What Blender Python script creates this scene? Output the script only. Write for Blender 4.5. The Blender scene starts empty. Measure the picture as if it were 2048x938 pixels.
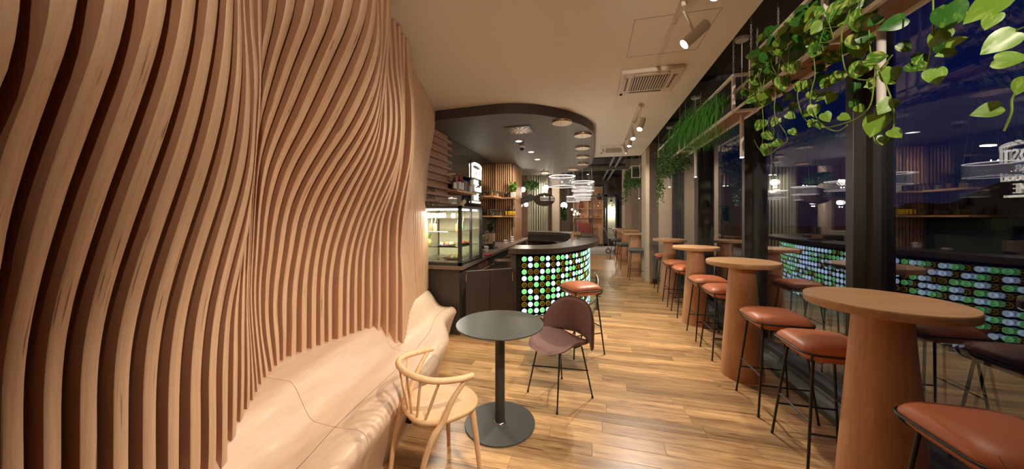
import bpy, bmesh, math, random
from mathutils import Vector, Matrix
random.seed(7)
SC = bpy.context.scene
COL = SC.collection
PI = math.pi
R_ = math.radians

# ------------------------------------------------------------------ camera
cam_d = bpy.data.cameras.new('camera')
cam_d.sensor_width = 36.0
cam_d.lens = 36.0 * 635.0 / 2048.0
cam_d.shift_y = -35.0 / 2048.0
cam_d.clip_start = 0.02
cam = bpy.data.objects.new('camera', cam_d)
cam.location = (0, 0, 1.522)
cam.rotation_euler = (R_(90), 0, R_(14.18))
COL.objects.link(cam)
SC.camera = cam

# ------------------------------------------------------------------ view, world
SC.view_settings.view_transform = 'Standard'
SC.view_settings.look = 'None'
SC.view_settings.gamma = 1.0
SC.view_settings.use_curve_mapping = False
SC.view_settings.exposure = 0.25
W = bpy.data.worlds.new('night_sky'); SC.world = W; W.use_nodes = True
nt = W.node_tree; nt.nodes.clear()
wo = nt.nodes.new('ShaderNodeOutputWorld'); bg = nt.nodes.new('ShaderNodeBackground')
tc = nt.nodes.new('ShaderNodeTexCoord'); sp = nt.nodes.new('ShaderNodeSeparateXYZ')
mr = nt.nodes.new('ShaderNodeMapRange'); cr = nt.nodes.new('ShaderNodeValToRGB')
nt.links.new(tc.outputs['Generated'], sp.inputs[0]); nt.links.new(sp.outputs['Z'], mr.inputs['Value'])
mr.inputs['From Min'].default_value = -0.1; mr.inputs['From Max'].default_value = 0.9
e = cr.color_ramp.elements
e[0].position = 0.0; e[0].color = (0.002, 0.003, 0.006, 1)
e[1].position = 1.0; e[1].color = (0.001, 0.002, 0.022, 1)
m_ = cr.color_ramp.elements.new(0.13); m_.color = (0.006, 0.009, 0.028, 1)
m_ = cr.color_ramp.elements.new(0.35); m_.color = (0.003, 0.006, 0.045, 1)
nt.links.new(mr.outputs[0], cr.inputs[0]); nt.links.new(cr.outputs[0], bg.inputs[0])
bg.inputs[1].default_value = 1.0
nt.links.new(bg.outputs[0], wo.inputs[0])

LIGHT_K = 1.0
WARM = (1.0, 0.85, 0.70)
def spot(name, loc, target, power, size=90, blend=0.6, color=WARM, radius=0.03):
    d = bpy.data.lights.new(name, 'SPOT'); d.energy = power * LIGHT_K; d.spot_size = R_(size)
    d.spot_blend = blend; d.color = color; d.shadow_soft_size = radius
    o = bpy.data.objects.new(name, d); COL.objects.link(o); o.location = loc
    v = Vector(target) - Vector(loc)
    o.rotation_euler = v.to_track_quat('-Z', 'Y').to_euler()
    return o
def point(name, loc, power, color=WARM, radius=0.05):
    d = bpy.data.lights.new(name, 'POINT'); d.energy = power * LIGHT_K; d.color = color; d.shadow_soft_size = radius
    o = bpy.data.objects.new(name, d); COL.objects.link(o); o.location = loc
    return o

# ------------------------------------------------------------------ materials
MATS = {}
def _new(name):
    m = bpy.data.materials.new(name); m.use_nodes = True
    n = m.node_tree; b = n.nodes['Principled BSDF']
    return m, n, b
def plain(name, col, rough=0.5, metal=0.0, emit=None, es=0.0, bump=0.0, bscale=60.0, vary=0.0, coat=0.0, spec=None):
    if name in MATS: return MATS[name]
    m, n, b = _new(name)
    b.inputs['Base Color'].default_value = (*col, 1); b.inputs['Roughness'].default_value = rough
    b.inputs['Metallic'].default_value = metal
    if coat: b.inputs['Coat Weight'].default_value = coat; b.inputs['Coat Roughness'].default_value = 0.2
    if spec is not None: b.inputs['Specular IOR Level'].default_value = spec
    if emit: b.inputs['Emission Color'].default_value = (*emit, 1); b.inputs['Emission Strength'].default_value = es
    if bump or vary:
        t = n.nodes.new('ShaderNodeTexCoord'); z = n.nodes.new('ShaderNodeTexNoise'); z.inputs['Scale'].default_value = bscale
        z.inputs['Detail'].default_value = 4
        n.links.new(t.outputs['Object'], z.inputs['Vector'])
        if bump:
            bp = n.nodes.new('ShaderNodeBump'); bp.inputs['Strength'].default_value = bump; bp.inputs['Distance'].default_value = 0.004
            n.links.new(z.outputs['Fac'], bp.inputs['Height']); n.links.new(bp.outputs[0], b.inputs['Normal'])
        if vary:
            mx = n.nodes.new('ShaderNodeMix'); mx.data_type = 'RGBA'
            mx.inputs['A'].default_value = (*[c * (1 - vary) for c in col], 1); mx.inputs['B'].default_value = (*[min(1, c * (1 + vary)) for c in col], 1)
            n.links.new(z.outputs['Fac'], mx.inputs['Factor']); n.links.new(mx.outputs['Result'], b.inputs['Base Color'])
    MATS[name] = m
    return m
def emis(name, col, s):
    if name in MATS: return MATS[name]
    m, n, b = _new(name)
    b.inputs['Base Color'].default_value = (*[c * .5 for c in col], 1)
    b.inputs['Emission Color'].default_value = (*col, 1); b.inputs['Emission Strength'].default_value = s
    MATS[name] = m; return m
def wood(name, c1, c2, scale=(1, 1, 1), rough=0.45, knots=0.0, dark=(0.08, 0.04, 0.02), fine=1.0, rnd=0.0, bump=0.15, coat=0.0):
    """grain runs along the axis whose scale is smallest"""
    if name in MATS: return MATS[name]
    m, n, b = _new(name)
    N = n.nodes; L = n.links
    t = N.new('ShaderNodeTexCoord'); mp = N.new('ShaderNodeMapping'); mp.inputs['Scale'].default_value = scale
    L.new(t.outputs['Object'], mp.inputs['Vector'])
    vec = mp.outputs[0]
    if rnd:
        oi = N.new('ShaderNodeObjectInfo'); ad = N.new('ShaderNodeVectorMath'); ad.operation = 'ADD'
        ml = N.new('ShaderNodeVectorMath'); ml.operation = 'SCALE'; ml.inputs['Scale'].default_value = 37.0
        cb = N.new('ShaderNodeCombineXYZ')
        L.new(oi.outputs['Random'], cb.inputs[0]); L.new(oi.outputs['Random'], cb.inputs[1]); L.new(oi.outputs['Random'], cb.inputs[2])
        L.new(cb.outputs[0], ml.inputs[0]); L.new(ml.outputs[0], ad.inputs[1]); L.new(vec, ad.inputs[0]); vec = ad.outputs[0]
    a = N.new('ShaderNodeTexNoise'); a.inputs['Scale'].default_value = 1.0; a.inputs['Detail'].default_value = 6; a.inputs['Distortion'].default_value = 0.6
    L.new(vec, a.inputs['Vector'])
    f = N.new('ShaderNodeTexNoise'); f.inputs['Scale'].default_value = 5.0 * fine; f.inputs['Detail'].default_value = 5
    L.new(vec, f.inputs['Vector'])
    ma = N.new('ShaderNodeMath'); ma.operation = 'MULTIPLY_ADD'; ma.inputs[1].default_value = 0.45
    L.new(f.outputs['Fac'], ma.inputs[0])
    ms = N.new('ShaderNodeMath'); ms.operation = 'MULTIPLY'; ms.inputs[1].default_value = 0.65; L.new(a.outputs['Fac'], ms.inputs[0]); L.new(ms.outputs[0], ma.inputs[2])
    r = N.new('ShaderNodeValToRGB'); r.color_ramp.elements[0].position = 0.36; r.color_ramp.elements[1].position = 0.72
    r.color_ramp.elements[0].color = (*c1, 1); r.color_ramp.elements[1].color = (*c2, 1)
    L.new(ma.outputs[0], r.inputs[0]); col = r.outputs[0]
    if knots:
        k = N.new('ShaderNodeTexNoise'); k.inputs['Scale'].default_value = 1.7; k.inputs['Detail'].default_value = 2
        v2 = N.new('ShaderNodeMapping'); v2.inputs['Location'].default_value = (11, 5, 3); L.new(vec, v2.inputs['Vector']); L.new(v2.outputs[0], k.inputs['Vector'])
        kr = N.new('ShaderNodeValToRGB'); kr.color_ramp.elements[0].position = 0.70 - 0.06 * knots; kr.color_ramp.elements[1].position = 0.78 - 0.06 * knots
        L.new(k.outputs['Fac'], kr.inputs[0])
        mx = N.new('ShaderNodeMix'); mx.data_type = 'RGBA'; L.new(kr.outputs[0], mx.inputs['Factor']); L.new(col, mx.inputs['A']); mx.inputs['B'].default_value = (*dark, 1)
        col = mx.outputs['Result']
    if rnd:
        hs = N.new('ShaderNodeHueSaturation'); mr2 = N.new('ShaderNodeMapRange'); mr2.inputs['To Min'].default_value = 1 - rnd; mr2.inputs['To Max'].default_value = 1 + rnd
        L.new(oi.outputs['Random'], mr2.inputs['Value']); L.new(mr2.outputs[0], hs.inputs['Value']); L.new(col, hs.inputs['Color']); col = hs.outputs[0]
    L.new(col, b.inputs['Base Color']); b.inputs['Roughness'].default_value = rough
    if bump:
        bp = N.new('ShaderNodeBump'); bp.inputs['Strength'].default_value = bump; bp.inputs['Distance'].default_value = 0.002
        L.new(ma.outputs[0], bp.inputs['Height']); L.new(bp.outputs[0], b.inputs['Normal'])
    if coat: b.inputs['Coat Weight'].default_value = coat; b.inputs['Coat Roughness'].default_value = 0.15
    MATS[name] = m; return m
def glass(name, tint=(1, 1, 1), refl=1.0, rough=0.0, ior=1.5):
    """thin pane: mostly see-through with a real mirror layer by fresnel"""
    if name in MATS: return MATS[name]
    m = bpy.data.materials.new(name); m.use_nodes = True; n = m.node_tree; n.nodes.clear()
    o = n.nodes.new('ShaderNodeOutputMaterial'); tr = n.nodes.new('ShaderNodeBsdfTransparent'); gl = n.nodes.new('ShaderNodeBsdfGlossy')
    tr.inputs[0].default_value = (*tint, 1); gl.inputs['Roughness'].default_value = rough
    ge = n.nodes.new('ShaderNodeNewGeometry'); dt = n.nodes.new('ShaderNodeVectorMath'); dt.operation = 'DOT_PRODUCT'
    n.links.new(ge.outputs['Incoming'], dt.inputs[0]); n.links.new(ge.outputs['Normal'], dt.inputs[1])
    ab = n.nodes.new('ShaderNodeMath'); ab.operation = 'ABSOLUTE'; n.links.new(dt.outputs['Value'], ab.inputs[0])
    iv = n.nodes.new('ShaderNodeMath'); iv.operation = 'SUBTRACT'; iv.inputs[0].default_value = 1.0; n.links.new(ab.outputs[0], iv.inputs[1])
    pw = n.nodes.new('ShaderNodeMath'); pw.operation = 'POWER'; pw.inputs[1].default_value = 4.0; n.links.new(iv.outputs[0], pw.inputs[0])
    r0 = ((ior-1)/(ior+1))**2
    fr = n.nodes.new('ShaderNodeMath'); fr.operation = 'MULTIPLY_ADD'; fr.inputs[1].default_value = 1-r0; fr.inputs[2].default_value = r0; n.links.new(pw.outputs[0], fr.inputs[0])
    mu = n.nodes.new('ShaderNodeMath'); mu.operation = 'MULTIPLY'; mu.inputs[1].default_value = refl; mu.use_clamp = True
    mx = n.nodes.new('ShaderNodeMixShader')
    n.links.new(fr.outputs[0], mu.inputs[0]); n.links.new(mu.outputs[0], mx.inputs[0]); n.links.new(tr.outputs[0], mx.inputs[1]); n.links.new(gl.outputs[0], mx.inputs[2])
    n.links.new(mx.outputs[0], o.inputs[0]); MATS[name] = m; return m
def leafmat(name, c1, c2, scale=40, thr=0.55):
    if name in MATS: return MATS[name]
    m, n, b = _new(name); N = n.nodes; L = n.links
    t = N.new('ShaderNodeTexCoord'); oi = N.new('ShaderNodeObjectInfo')
    ad = N.new('ShaderNodeVectorMath'); ad.operation = 'ADD'; L.new(t.outputs['Object'], ad.inputs[0]); L.new(oi.outputs['Random'], ad.inputs[1])
    mp = N.new('ShaderNodeMapping'); mp.inputs['Scale'].default_value = (1.6, 1, .45); L.new(ad.outputs[0], mp.inputs[0])
    z = N.new('ShaderNodeTexNoise'); z.inputs['Scale'].default_value = scale; z.inputs['Detail'].default_value = 3; L.new(mp.outputs[0], z.inputs['Vector'])
    r = N.new('ShaderNodeValToRGB'); r.color_ramp.elements[0].position = thr; r.color_ramp.elements[1].position = thr + 0.12
    r.color_ramp.elements[0].color = (*c1, 1); r.color_ramp.elements[1].color = (*c2, 1); L.new(z.outputs['Fac'], r.inputs[0])
    L.new(r.outputs[0], b.inputs['Base Color']); b.inputs['Roughness'].default_value = 0.35
    b.inputs['Subsurface Weight'].default_value = 0.0
    MATS[name] = m; return m

PLY_F = wood('maple_plywood_edge', (0.50, 0.305, 0.18), (0.67, 0.44, 0.275), (6, 90, 1.5), 0.5, knots=0.8, dark=(0.22, 0.10, 0.055), fine=1.5)
PLY_S = wood('maple_plywood_shaded_face', (0.46, 0.235, 0.125), (0.54, 0.29, 0.165), (5, 5, 1.2), 0.5, bump=0.05)  # fin sides: shade and warm bounce between fins put into the colour
BENCH = wood('bent_maple_veneer', (0.60, 0.43, 0.295), (0.72, 0.545, 0.395), (7, 1.2, 7), 0.42, bump=0.02, coat=0.04)
OAK = wood('oiled_oak_plank', (0.30, 0.145, 0.055), (0.72, 0.47, 0.215), (1.6, 22, 22), 0.34, knots=1.1, dark=(0.20, 0.09, 0.035), rnd=0.32, bump=0.2)
OAKT = wood('oak_table_top', (0.48, 0.26, 0.12), (0.66, 0.40, 0.20), (1.5, 26, 26), 0.35, bump=0.05)
OAKC = wood('oak_veneer_cone', (0.50, 0.24, 0.115), (0.66, 0.36, 0.19), (14, 14, 1.2), 0.42, bump=0.05)
SHELFW = wood('oak_shelf', (0.55, 0.29, 0.13), (0.70, 0.41, 0.20), (2, 2, 14), 0.4, bump=0.04)
SLATW = wood('oak_slat', (0.60, 0.33, 0.155), (0.78, 0.47, 0.24), (30, 30, 1.5), 0.45, bump=0.04)
MENUW = wood('pink_oak_board', (0.42, 0.215, 0.13), (0.52, 0.295, 0.19), (30, 2, 24), 0.45, bump=0.04)
BEECH = wood('beech', (0.72, 0.45, 0.23), (0.84, 0.57, 0.32), (12, 12, 3), 0.5, bump=0.03)
TRAYW = wood('brown_tray_board', (0.26, 0.13, 0.08), (0.36, 0.19, 0.12), (20, 2, 20), 0.5, bump=0.03)
CEILM = plain('cream_ceiling_paint', (0.80, 0.74, 0.63), 0.9, bump=0.03, bscale=80)
WALLM = plain('beige_wall_paint', (0.60, 0.50, 0.38), 0.85, bump=0.05, bscale=120)
DARKC = plain('charcoal_ceiling_paint', (0.045, 0.038, 0.032), 0.75, bump=0.05)
BLACKC = plain('black_ceiling_paint', (0.022, 0.018, 0.016), 0.8)
PANELC = plain('warm_grey_canopy_paint', (0.115, 0.10, 0.082), 0.62)
FASC = plain('dark_brown_fascia_paint', (0.05, 0.038, 0.032), 0.55)
BLKM = plain('black_powder_coat', (0.018, 0.017, 0.016), 0.38)
BLKF = plain('anodised_black_frame', (0.040, 0.038, 0.035), 0.42)
STONE = plain('honed_dark_stone', (0.052, 0.044, 0.038), 0.28, vary=0.25, bscale=90)
STEEL = plain('brushed_steel', (0.55, 0.53, 0.50), 0.25, 1.0)
CHROME = plain('chrome', (0.8, 0.8, 0.8), 0.06, 1.0)
BRASS = plain('bronze_rim', (0.55, 0.36, 0.18), 0.3, 1.0)
DTABLE = plain('dark_green_grey_table', (0.075, 0.078, 0.068), 0.33, vary=0.08, bscale=30)
LEATH = plain('cognac_leather', (0.54, 0.165, 0.06), 0.42, bump=0.12, bscale=420, vary=0.08)
LEATHG = plain('grey_felt', (0.16, 0.17, 0.17), 0.9, bump=0.2, bscale=300)
VELV = plain('mauve_velvet', (0.215, 0.12, 0.105), 0.75, bump=0.3, bscale=140, vary=0.22)
WHITE = plain('white_powder_coat', (0.86, 0.82, 0.78), 0.5)
WHITE2 = plain('white_plastic', (0.68, 0.60, 0.50), 0.5)
CERAM = plain('white_ceramic', (0.85, 0.83, 0.78), 0.2)
GREYSTONE = plain('grey_stone_tile_paint', (0.42, 0.40, 0.37), 0.6, vary=0.15, bscale=8)
GLASSW = glass('window_glass', (0.84, 0.87, 0.92), 2.3)
GLASSC = glass('clear_glass', (0.97, 0.98, 0.97), 1.0)
GLASSJ = glass('jar_glass', (0.90, 0.92, 0.88), 2.2, 0.05)
MIRR = plain('smoked_mirror', (0.36, 0.34, 0.30), 0.03, 1.0)
MIRR2 = plain('clear_mirror', (0.75, 0.75, 0.72), 0.02, 1.0)
LAMPW = emis('warm_lamp', (1.0, 0.82, 0.62), 14.0)
LED = emis('white_led_strip', (1.0, 0.93, 0.85), 7.0)

# ------------------------------------------------------------------ mesh helper
class MB:
    def __init__(s): s.v = []; s.f = []; s.mi = []; s.sm = []
    def add(s, vs, fs, mi=0, sm=False):
        o = len(s.v); s.v += [tuple(v) for v in vs]
        for f in fs: s.f.append(tuple(i + o for i in f)); s.mi.append(mi); s.sm.append(sm)
        return s
    def box(s, x0, x1, y0, y1, z0, z1, mi=0):
        return s.add([(x0,y0,z0),(x1,y0,z0),(x1,y1,z0),(x0,y1,z0),(x0,y0,z1),(x1,y0,z1),(x1,y1,z1),(x0,y1,z1)],
                     [(0,3,2,1),(4,5,6,7),(0,1,5,4),(1,2,6,5),(2,3,7,6),(3,0,4,7)], mi)
    def bbox(s, x0, x1, y0, y1, z0, z1, b=0.004, mi=0):
        """box with bevelled edges"""
        bm = bmesh.new(); bmesh.ops.create_cube(bm, size=1)
        for v in bm.verts: v.co = Vector(((x0+x1)/2 + v.co.x*(x1-x0), (y0+y1)/2 + v.co.y*(y1-y0), (z0+z1)/2 + v.co.z*(z1-z0)))
        bmesh.ops.bevel(bm, geom=bm.edges[:], offset=b, segments=2, affect='EDGES', profile=0.5)
        bm.verts.index_update(); s.add([v.co[:] for v in bm.verts], [[v.index for v in f.verts] for f in bm.faces], mi); bm.free(); return s
    def obb(s, c, size, ang, mi=0):
        ca, sa = math.cos(ang), math.sin(ang); vs = []
        for dz in (-.5, .5):
            for dx, dy in ((-.5,-.5),(.5,-.5),(.5,.5),(-.5,.5)):
                x, y = dx*size[0], dy*size[1]; vs.append((c[0]+x*ca-y*sa, c[1]+x*sa+y*ca, c[2]+dz*size[2]))
        return s.add(vs, [(0,3,2,1),(4,5,6,7),(0,1,5,4),(1,2,6,5),(2,3,7,6),(3,0,4,7)], mi)
    def prism(s, poly, z0, z1, mi=0, sm=False):
        n = len(poly)
        a = sum(poly[i][0]*poly[(i+1)%n][1]-poly[(i+1)%n][0]*poly[i][1] for i in range(n))
        if a < 0: poly = poly[::-1]
        s.add([(x,y,z0) for x,y in poly]+[(x,y,z1) for x,y in poly], [tuple(range(n-1,-1,-1)), tuple(range(n,2*n))], mi)
        return s.add([(x,y,z0) for x,y in poly]+[(x,y,z1) for x,y in poly], [(i,(i+1)%n,n+(i+1)%n,n+i) for i in range(n)], mi, sm)
    def lathe(s, prof, c=(0,0,0), n=24, mi=0, sm=True, sx=1, sy=1, caps=True):
        vs = []; m = len(prof)
        for r, z in prof:
            for k in range(n): a = 2*PI*k/n; vs.append((c[0]+r*sx*math.cos(a), c[1]+r*sy*math.sin(a), c[2]+z))
        fs = [(j*n+k, j*n+(k+1)%n, (j+1)*n+(k+1)%n, (j+1)*n+k) for j in range(m-1) for k in range(n)]
        s.add(vs, fs, mi, sm)
        if caps:
            if prof[0][0] > 1e-4: s.add(vs[:n], [tuple(range(n-1,-1,-1))], mi)
            if prof[-1][0] > 1e-4: s.add(vs[-n:], [tuple(range(n))], mi)
        return s
    def tube(s, path, r, n=8, mi=0, sm=True, closed=False, caps=True):
        P = [Vector(p) for p in path]; m = len(P)
        rr = r if hasattr(r, '__len__') else [r]*m
        up = None; vs = []
        for i in range(m):
            if closed: t = P[(i+1)%m]-P[i-1]
            else: t = P[min(i+1,m-1)]-P[max(i-1,0)]
            if t.length < 1e-9: t = Vector((0,0,1))
            t.normalize()
            if up is None:
                up = Vector((0,0,1)) if abs(t.z) < .9 else Vector((1,0,0))
            u = (up - t*up.dot(t))
            if u.length < 1e-6: u = t.orthogonal()
            u.normalize(); w = t.cross(u); up = u
            for k in range(n):
                a = 2*PI*k/n; vs.append(P[i]+(u*math.cos(a)+w*math.sin(a))*rr[i])
        fs = []
        for j in range(m if closed else m-1):
            j2 = (j+1)%m
            for k in range(n): fs.append((j*n+k, j*n+(k+1)%n, j2*n+(k+1)%n, j2*n+k))
        s.add(vs, fs, mi, sm)
        if caps and not closed: s.add(vs[:n], [tuple(range(n-1,-1,-1))], mi); s.add(vs[-n:], [tuple(range(n))], mi)
        return s
    def cyl(s, p0, p1, r0, r1=None, n=12, mi=0, sm=True): return s.tube([p0, p1], [r0, r0 if r1 is None else r1], n, mi, sm)
    def sphere(s, c, r, n=14, m=8, mi=0, sz=1.0):
        pr = [(max(1e-5, r*math.sin(PI*j/m)), -r*sz*math.cos(PI*j/m)) for j in range(m+1)]
        return s.lathe(pr, c, n, mi, True, caps=False)
    def mesh(s, name, mats, sharp=False):
        me = bpy.data.meshes.new(name); me.from_pydata(s.v, [], s.f)
        for m in (mats if isinstance(mats, (list, tuple)) else [mats]): me.materials.append(m)
        me.polygons.foreach_set('material_index', s.mi); me.polygons.foreach_set('use_smooth', s.sm)
        me.update(); return me
def tag(o, label=None, cat=None, group=None, kind=None):
    if label: o['label'] = label
    if cat: o['category'] = cat
    if group: o['group'] = group
    if kind: o['kind'] = kind
    return o
def thing(name, loc, label, cat, group=None, rz=0.0, kind=None):
    o = bpy.data.objects.new(name, None); COL.objects.link(o); o.location = loc; o.rotation_euler = (0,0,rz)
    o.empty_display_size = 0.1
    return tag(o, label, cat, group, kind)
def root_loc(p):
    v = Vector((0,0,0))
    while p is not None: v += p.location; p = p.parent
    return v
def part(name, mb, mats, parent=None, world=True, label=None, kind=None):
    """world=True: coordinates are world ones, moved into the (unrotated) parent's frame"""
    if world and parent is not None:
        L = root_loc(parent); mb.v = [(x-L.x, y-L.y, z-L.z) for x,y,z in mb.v]
    o = bpy.data.objects.new(name, mb.mesh(name, mats)); COL.objects.link(o)
    if parent is not None: o.parent = parent
    if label: o['label'] = label
    if kind: o['kind'] = kind
    return o
def solo(name, mb, mats, base, label, cat, group=None, kind=None):
    """a thing that is one mesh; coordinates are world ones, base becomes its origin"""
    mb.v = [(x-base[0], y-base[1], z-base[2]) for x,y,z in mb.v]
    o = bpy.data.objects.new(name, mb.mesh(name, mats)); COL.objects.link(o); o.location = base
    return tag(o, label, cat, group, kind)
def struct(name, mb, mats, parent=None):
    o = part(name, mb, mats, parent)
    if parent is None: o['kind'] = 'structure'
    return o
def dup(root, loc, rz=None, label=None, group=None):
    r = root.copy(); COL.objects.link(r); r.location = loc
    if rz is not None: r.rotation_euler = (0,0,rz)
    if label: r['label'] = label
    if group: r['group'] = group
    for ch in list(root.children):
        c = ch.copy(); COL.objects.link(c); c.parent = r
        for g in list(ch.children):
            d = g.copy(); COL.objects.link(d); d.parent = c
    return r
def text_mb(s, size, ext, mat4, font_scale_x=1.0):
    cu = bpy.data.curves.new('lettering', 'FONT'); cu.body = s; cu.size = size; cu.extrude = ext; cu.align_x = 'CENTER'; cu.resolution_u = 2
    o = bpy.data.objects.new('lettering', cu); COL.objects.link(o)
    dg = bpy.context.evaluated_depsgraph_get(); me = bpy.data.meshes.new_from_object(o.evaluated_get(dg))
    mb = MB(); mb.add([mat4 @ Vector((v.co.x*font_scale_x, v.co.y, v.co.z)) for v in me.vertices], [tuple(p.vertices) for p in me.polygons])
    bpy.data.objects.remove(o); bpy.data.curves.remove(cu); bpy.data.meshes.remove(me)
    return mb
def smooth_path(pts, n=8, closed=False):
    out = []; m = len(pts); P = [Vector(p) for p in pts]
    for i in range(m if closed else m-1):
        p0 = P[i-1] if (i > 0 or closed) else P[0]; p1 = P[i]; p2 = P[(i+1)%m]; p3 = P[(i+2)%m] if (closed or i+2 < m) else P[-1]
        for k in range(n):
            t = k/n
            out.append(0.5*((2*p1)+(-p0+p2)*t+(2*p0-5*p1+4*p2-p3)*t*t+(-p0+3*p1-3*p2+p3)*t*t*t))
    if not closed: out.append(P[-1])
    return out
def sinterp(x, tab):
    if x <= tab[0][0]: return tab[0][1]
    if x >= tab[-1][0]: return tab[-1][1]
    for i, ((a, fa), (b, fb)) in enumerate(zip(tab, tab[1:])):
        if x <= b:
            h = b-a; t = (x-a)/h
            m0 = (fb-tab[i-1][1])/(b-tab[i-1][0]) if i else (fb-fa)/h
            m1 = (tab[i+2][1]-fa)/(tab[i+2][0]-a) if i+2 < len(tab) else (fb-fa)/h
            return (2*t**3-3*t*t+1)*fa+(t**3-2*t*t+t)*h*m0+(-2*t**3+3*t*t)*fb+(t**3-t*t)*h*m1
def interp(x, tab):
    if x <= tab[0][0]: return tab[0][1]
    for (a, fa), (b, fb) in zip(tab, tab[1:]):
        if x <= b: return fa + (fb-fa)*(x-a)/(b-a)
    return tab[-1][1]
ORD = ['first','second','third','fourth','fifth','sixth','seventh','eighth','ninth','tenth','eleventh','twelfth','thirteenth','fourteenth','fifteenth','sixteenth']

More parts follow.
